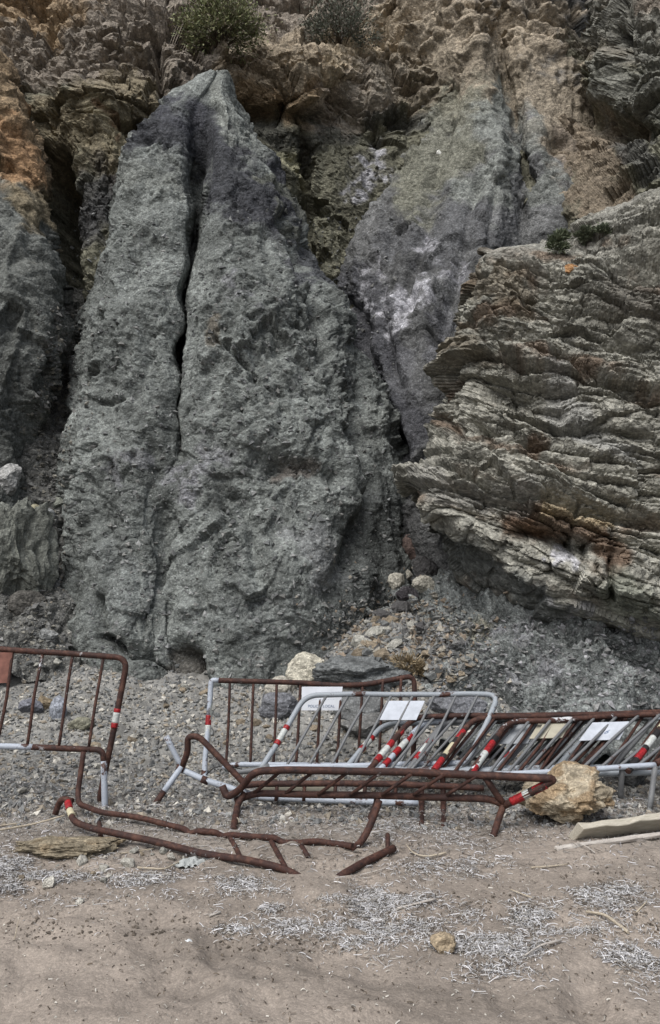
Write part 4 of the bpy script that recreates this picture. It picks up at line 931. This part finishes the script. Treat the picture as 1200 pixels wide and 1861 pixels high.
# ------------------------------------------------------------------ dried seagrass, debris
def ribbons(name, n, sampler, length, width, tones, label, lift=0.02):
    C, cl = [], []
    for _ in range(n):
        loc, nor = sampler()
        if loc is None: continue
        C.append(loc); k = rnd.uniform(.7, 1.25); c_ = tones[rnd.randrange(len(tones))]; cl.append([v*k for v in c_])
    N = len(C); C = np.array(C, np.float32)
    th = nrs.uniform(0, 6.28, N); L = length[0]+(length[1]-length[0])*nrs.rand(N)**1.8; W = nrs.uniform(*width, N); kk = nrs.normal(0, .6, N)
    s_ = np.linspace(-.5, .5, 5); ang = th[:, None] + kk[:, None]*s_[None]*1.6
    step = (L/4)[:, None]; dx = np.cos(ang)*step; dy = np.sin(ang)*step
    X = np.cumsum(dx, 1)-dx.mean(1, keepdims=True)*2.5; Yy = np.cumsum(dy, 1)-dy.mean(1, keepdims=True)*2.5
    tilt = nrs.normal(0, .16, N)[:, None]; Zz = .004+np.abs(nrs.normal(0, lift, N))[:, None]*(1-(2*s_[None])**2*nrs.uniform(.2, 1.2, N)[:, None]) + tilt*s_[None]*L[:, None]*.5
    Zz = np.maximum(Zz, .002)
    mid = np.stack([X, Yy, Zz], -1)+C[:, None]
    roll = nrs.uniform(-.9, .9, N)[:, None]
    side = np.stack([-np.sin(ang)*np.cos(roll), np.cos(ang)*np.cos(roll), np.sin(roll)+0*ang], -1)*(W/2)[:, None, None]
    v = np.stack([mid-side, mid+side], 2).reshape(N, 10, 3)
    q = np.array([[0, 1, 3, 2], [2, 3, 5, 4], [4, 5, 7, 6], [6, 7, 9, 8]])
    f = (q[None]+10*np.arange(N)[:, None, None]).reshape(-1, 4)
    o = raw_mesh(name, v.reshape(-1, 3), f, np.repeat(np.array(cl, np.float32), 10, 0), M_WEED, None, True)
    return tag(o, label, None, None, 'stuff')
M_WEED, n_, l_, b_ = new_mat('dried_seagrass', 0.8, 0.2)
vc = n_.new('ShaderNodeVertexColor'); vc.layer_name = 'Col'; l_.new(vc.outputs['Color'], b_.inputs['Base Color'])
PATCH = [([(-10, 1600), (120, 1603), (300, 1606), (490, 1610)], 17, 9), ([(-10, 1572), (60, 1582)], 16, 4), ([(635, 1640), (745, 1628)], 17, 5), ([(615, 1702), (690, 1690), (765, 1684)], 17, 7), ([(838, 1712), (900, 1722), (975, 1712)], 20, 8), ([(925, 1662), (985, 1668), (1050, 1688)], 15, 4),
         ([(1130, 1738), (1215, 1728)], 18, 6), ([(1080, 1622), (1135, 1628)], 16, 3), ([(455, 1655), (490, 1652)], 9, 1.2), ([(510, 1690), (560, 1685)], 14, 1.5), ([(760, 1568), (900, 1580)], 16, 2.5), ([(860, 1752), (985, 1775)], 14, .9), ([(400, 1690), (470, 1692)], 7, .8), ([(1100, 1630), (1200, 1650)], 22, 1.2), ([(640, 1500), (900, 1520)], 22, 3), ([(700, 1660), (900, 1650)], 20, 1.2)]
wts = np.cumsum([w_ for *_, w_ in PATCH]); wts = wts/wts[-1]
def s_patch():
    for _ in range(40):
        q = s_patch0()
        if q[0] is not None and float(PN[int(q[0].x*40) % 400, int(q[0].y*40) % 400]) > rnd.random()*.9-.35: break
    return q
_gx, _gy = np.meshgrid(np.arange(400)/40., np.arange(400)/40., indexing='ij'); PN = fbm(np.stack([_gx*3.2, _gy*5, 0*_gx], -1), 4, 333)
def s_patch0():
    pts, rad, _ = PATCH[int(np.searchsorted(wts, rnd.random()))]
    i = rnd.randrange(len(pts)-1); t_ = rnd.random(); a, b = pts[i], pts[i+1]
    return hit_pix(a[0]+(b[0]-a[0])*t_+rnd.gauss(0, rad*1.9), a[1]+(b[1]-a[1])*t_+rnd.gauss(0, rad*.6)*(3.0 if rnd.random() < .22 else 1))
ribbons('dried_seagrass', 28000, s_patch, (.008, .070), (.0014, .0042), [(.45, .448, .455), (.58, .578, .59), (.40, .392, .385), (.27, .255, .23), (.11, .093, .075)], 'drifts of bleached seagrass on the sand', .006)
flakes('dried_seagrass', 9000, s_patch, (.0018, .0060), [(.40, .40, .42), (.30, .295, .30), (.50, .50, .52), (.16, .145, .125)], M_FLK, 'crumbled bleached seagrass in the drifts')
def s_zone():
    while True:
        x = rnd.uniform(-20, 1220); y = rnd.gauss(1465, 52)
        if y > 1600 or y < 1290: continue
        if x > 900 and y > 1530 and rnd.random() < .6: continue
        return hit_pix(x, y)
ribbons('dried_seagrass', 15000, s_zone, (.018, .07), (.0028, .0055), [(.27, .265, .255), (.20, .19, .175), (.33, .325, .32), (.13, .115, .10), (.07, .058, .048), (.08, .066, .055), (.42, .41, .42)], 'greyish seagrass litter round the barriers', .010)
def s_sand(): return hit_pix(rnd.uniform(-10, 1210), 1560+300*rnd.random()**1.5)
ribbons('plant_litter', 1300, s_sand, (.008, .03), (.002, .006), [(.07, .055, .042), (.10, .08, .06), (.40, .38, .34)], 'scattered dark plant bits on the sand', .006)
flakes('plant_litter', 1100, s_sand, (.002, .008), [(.08, .065, .05), (.12, .095, .075), (.45, .43, .38)], M_FLK, 'scattered dark crumbs and shell bits on the sand')
def s_tuft():
    c_ = [(95, 1612), (740, 1650), (900, 1640), (300, 1690), (560, 1720), (160, 1690), (1120, 1650), (60, 1690), (660, 1665), (1000, 1640), (420, 1720), (1150, 1600)][rnd.randrange(12)]
    return hit_pix(c_[0]+rnd.gauss(0, 60), c_[1]+rnd.gauss(0, 14))
flakes('plant_litter', 900, s_tuft, (.004, .014), [(.09, .073, .056), (.13, .105, .08)], M_FLK, 'dark brown clods and rotted seagrass on the sand')

# ------------------------------------------------------------------ timber, sticks, scraps
def wood(name, c0, c1, scale=9.0):
    m, n, l, b = new_mat(name, 0.85, 0.15)
    tc = n.new('ShaderNodeTexCoord'); mp = n.new('ShaderNodeMapping'); mp.inputs['Scale'].default_value = (1.2, 14, 14); l.new(tc.outputs['Object'], mp.inputs['Vector'])
    a = tex(n, l, 'ShaderNodeTexNoise', scale, mp.outputs[0], Detail=8.0, Roughness=0.7)
    l.new(mixc(n, l, ramp(n, l, a.outputs['Fac'], .35, (0, 0, 0), .68, (1, 1, 1)), (*c0, 1), (*c1, 1)), b.inputs['Base Color'])
    bp = n.new('ShaderNodeBump'); bp.inputs['Strength'].default_value = .6; bp.inputs['Distance'].default_value = .006
    l.new(a.outputs['Fac'], bp.inputs['Height']); l.new(bp.outputs[0], b.inputs['Normal']); return m
M_PLANK = wood('weathered_plank', (.34, .31, .245), (.52, .49, .42)); M_GREYW = wood('grey_driftwood', (.30, .27, .24), (.52, .49, .45)); M_REED = wood('dry_reed', (.28, .235, .17), (.50, .45, .37))
def beam(name, label, a, b, wid, thick, tilt, mat, cat):
    """squared timber from a to b"""
    ax = (b-a).normalized(); L = (b-a).length
    side = ax.cross(Vector((0, 0, 1))).normalized(); upv = side.cross(ax).normalized()
    q = Matrix.Rotation(tilt, 3, ax); side, upv = q @ side, q @ upv
    bm = bmesh.new(); bmesh.ops.create_cube(bm, size=1.0)
    bmesh.ops.subdivide_edges(bm, edges=[e for e in bm.edges if abs((e.verts[0].co-e.verts[1].co).x) > .5], cuts=14)
    for v in bm.verts:
        j = nrs.normal()*.003
        v.co = Vector((v.co.x*L + (nrs.normal()*.012 if abs(v.co.x) > .49 else 0), v.co.y*(wid)+j, v.co.z*thick+j))
    bmesh.ops.bevel(bm, geom=[e for e in bm.edges if e.calc_face_angle(0) > .9], offset=.004, segments=1, affect='EDGES')
    me = bpy.data.meshes.new(name); bm.to_mesh(me); bm.free(); me.materials.append(mat)
    o = bpy.data.objects.new(name, me); col.objects.link(o)
    o.matrix_world = Matrix.Translation((a+b)/2) @ Matrix((ax, side, upv)).transposed().to_4x4()
    return tag(o, label, cat)
beam('plank', 'thick pale weathered plank lying against the tan boulder', gp(1046, 1528, .045), gp(1330, 1488, .05), .17, .05, math.radians(-48), M_PLANK, 'plank')
beam('batten', 'thin grey driftwood batten lying along the plank', gp(1012, 1546, .012), gp(1330, 1506, .025), .035, .025, .3, M_GREYW, 'batten')
def stick(label, pts, r0, r1, mat, name='stick', cat='stick', group=None):
    path = subdiv(round_path([gp(*q) for q in pts], .05), .03, .004, int(pts[0][0])); k = len(path)
    vs, fs = tube_geo(path, [.66*(r0+(r1-r0)*i/(k-1))*(1+.18*math.sin(i*2.3+r0*900)) for i in range(k)], 6)
    return tag(mesh_obj(name, vs, fs, mat), label, cat, group)
stick('long pale cane pointing at the taped end of the half buried frame', [(-30, 1522, .03), (60, 1512, .05), (118, 1506, .09)], .014, .009, M_REED)
stick('second pale cane lying flat beside the long one', [(-20, 1508, .02), (40, 1500, .02)], .010, .007, M_REED)
stick('curved bleached branch across the seagrass drift by the tan lump', [(1066, 1664, .02), (1100, 1672, .03), (1142, 1700, .015)], .010, .014, M_REED)
stick('short straight cane in the pale seagrass drift', [(722, 1656, .015), (792, 1641, .02)], .008, .010, M_GREYW)
stick('thin straight cane lying alone before the plank', [(966, 1580, .012), (1000, 1578, .012), (1032, 1574, .012)], .009, .006, M_REED)
stick('bent peeled twig beside the broken rail end', [(738, 1540, .02), (752, 1556, .015), (776, 1562, .015), (812, 1554, .015)], .005, .010, M_REED)
stick('short pale twig pointing away from the drift', [(928, 1620, .01), (968, 1636, .01)], .006, .006, M_REED)
stick('thin twig with a fork at the batten', [(1050, 1540, .03), (1068, 1545, .02), (1082, 1553, .01)], .008, .005, M_GREYW)
stick('dry stalk on the sand beside the pale rag', [(250, 1580, .012), (300, 1585, .015), (330, 1570, .02)], .009, .007, M_REED)
stick('thin stalk beneath the front rail of the buried frame', [(215, 1556, .015), (280, 1546, .015)], .006, .005, M_REED)
stick('short white stick alone on open sand', [(380, 1668, .01), (401, 1661, .01)], .008, .008, M_GREYW)
stick('small upright straw stuck in the sand', [(26, 1710, .005), (30, 1705, .05), (33, 1702, .09)], .004, .003, M_REED)
stick('grey twig at the edge of the far drift', [(1156, 1662, .01), (1176, 1645, .02)], .007, .005, M_REED)
stick('crooked grey twig in the thickest seagrass', [(955, 1742, .015), (985, 1728, .03), (1020, 1714, .015)], .006, .008, M_GREYW)
stick('thin dark rootlet by the buried frame', [(655, 1592, .01), (690, 1588, .02), (720, 1572, .01)], .005, .004, M_GREYW)
# crumpled plastic
def crumple(label, px, py, w, h, colr, seed, name='plastic_scrap'):
    loc, _ = hit_pix(px, py); k = loc.y/FOC
    u, v_ = np.meshgrid(np.linspace(-1, 1, 22), np.linspace(-1, 1, 14)); q = np.stack([u*w*k/2, v_*h*k*.6, 0*u], -1).astype(np.float32)
    q[..., 2] = h*k*(.30*np.clip(1-u**2, 0, 1)*(1-.5*v_**2) + .30*ridged(q*14/max(w*k, .05)*.25, 2, seed)) 
    rim = 1+.25*noise(q*30, seed+1); q[..., 0] *= rim; q[..., 1] *= rim*(1-.35*u**2)
    q[..., 2] -= q[..., 2].min()
    me_o = grid_mesh(name, q, np.ones(q.shape)*np.array(colr)*(.85+.2*noise(q*40, seed+2))[..., None], M_WEED)
    me_o.location = loc + Vector((0, .03, -.004)); me_o.rotation_euler = (.25, 0, rnd.uniform(-.4, .4)); return tag(me_o, label, 'scrap')
crumple('crumpled pale rag under the front rail of the buried frame', 348, 1576, 58, 22, (.38, .40, .39), 3, 'rag')
crumple('little pale scrap alone on the open sand', 340, 1716, 16, 7, (.62, .66, .68), 5)
crumple('white scrap beside the tape of the galvanised barrier end', 440, 1694, 22, 8, (.6, .62, .64), 6)

# ------------------------------------------------------------------ plants
M_LEAF, n_, l_, b_ = new_mat('leaves', 0.7, 0.25)
vc = n_.new('ShaderNodeVertexColor'); vc.layer_name = 'Col'; l_.new(vc.outputs['Color'], b_.inputs['Base Color'])
M_BARK = plain('bark', (.09, .07, .05), .9, .3)
def shrub(label, px, py, wpx, hpx, tones, n, seed, leaf=(.05, .016), cat='shrub', name='shrub', clumps=26, droop=0.0):
    loc, nor = hit_pix(px, py); k = loc.y/FOC; W, Hh = wpx*k/2, hpx*k
    rs = np.random.RandomState(seed)
    t = root(name, loc, label, cat)
    cen = []
    for i in range(clumps):
        a, e_ = rs.uniform(0, 6.28), rs.uniform(.1, 1.45); rr = rs.uniform(.45, 1.0)
        cen.append([W*rr*math.cos(a)*math.cos(e_*.8), W*.6*rr*math.sin(a)*math.cos(e_*.8)-.1, Hh*rr*math.sin(e_)])
    cen = np.array(cen); size = rs.uniform(.06, .22, clumps)*W*1.25
    vs, fs = [], []
    for i in range(0, clumps, 2):
        g_v, g_f = tube_geo([Vector((cen[i][0]*.05, .1, -.05)), Vector((cen[i]*[.5, .5, .45]).tolist()), Vector(cen[i].tolist())], [.016*W+.004, .010*W+.003, .003], 5)
        o_ = len(vs); vs += g_v; fs += [tuple(j+o_ for j in f_) for f_ in g_f]
    st = mesh_obj('stem', vs, fs, M_BARK, t)
    ci = rs.randint(0, clumps, n); pos = cen[ci] + rs.normal(size=(n, 3))*size[ci][:, None]*np.array([1, .8, .75])
    ax = pos-cen[ci]*.7; ax = ax/np.linalg.norm(ax, axis=1)[:, None] + rs.normal(size=(n, 3))*.5 + np.array([0, 0, .35-droop]); ax /= np.linalg.norm(ax, axis=1)[:, None]
    sd = np.cross(ax, rs.normal(size=(n, 3))); sd /= np.linalg.norm(sd, axis=1)[:, None]
    Lf = leaf[0]*rs.uniform(.6, 1.4, n)[:, None]; Wf = leaf[1]*rs.uniform(.7, 1.3, n)[:, None]
    v = np.stack([pos, pos+ax*Lf*.5+sd*Wf, pos+ax*Lf, pos+ax*Lf*.5-sd*Wf], 1)
    tn = np.array(tones)[rs.randint(0, len(tones), n)]*rs.uniform(.7, 1.25, (n, 1))
    raw_mesh('foliage', v.reshape(-1, 3), np.arange(4*n).reshape(n, 4), np.repeat(tn, 4, 0), M_LEAF, t, False)['kind'] = 'stuff'
    return t
shrub('bright green bush on the cliff top', 402, 78, 165, 84, [(.20, .215, .10), (.16, .18, .085), (.23, .23, .12), (.11, .12, .06), (.21, .18, .13)], 8000, 2, (.07, .016), clumps=52)
shrub('dull dark green bush in the cliff top hollow', 622, 80, 140, 70, [(.12, .13, .10), (.09, .105, .075), (.14, .145, .11), (.16, .14, .12)], 5000, 3, (.06, .013), clumps=44)
shrub('small green tuft at the edge of the bedded outcrop', 1008, 458, 40, 30, [(.14, .16, .10), (.10, .12, .075)], 1500, 4, (.07, .010), 'plant', 'plant', 10)
shrub('grey green tuft near the orange stone', 1062, 440, 36, 24, [(.16, .175, .12), (.11, .13, .085)], 1200, 5, (.06, .010), 'plant', 'plant', 10)
shrub('tiny tuft at the slope above the outcrop', 1092, 434, 24, 18, [(.15, .17, .11), (.10, .12, .08)], 700, 6, (.05, .009), 'plant', 'plant', 8)
shrub('straw coloured dry tuft behind the end of the police sign barrier', 742, 1222, 52, 26, [(.27, .21, .13), (.22, .17, .10), (.33, .27, .18)], 900, 7, (.09, .006), 'plant', 'plant', 8)
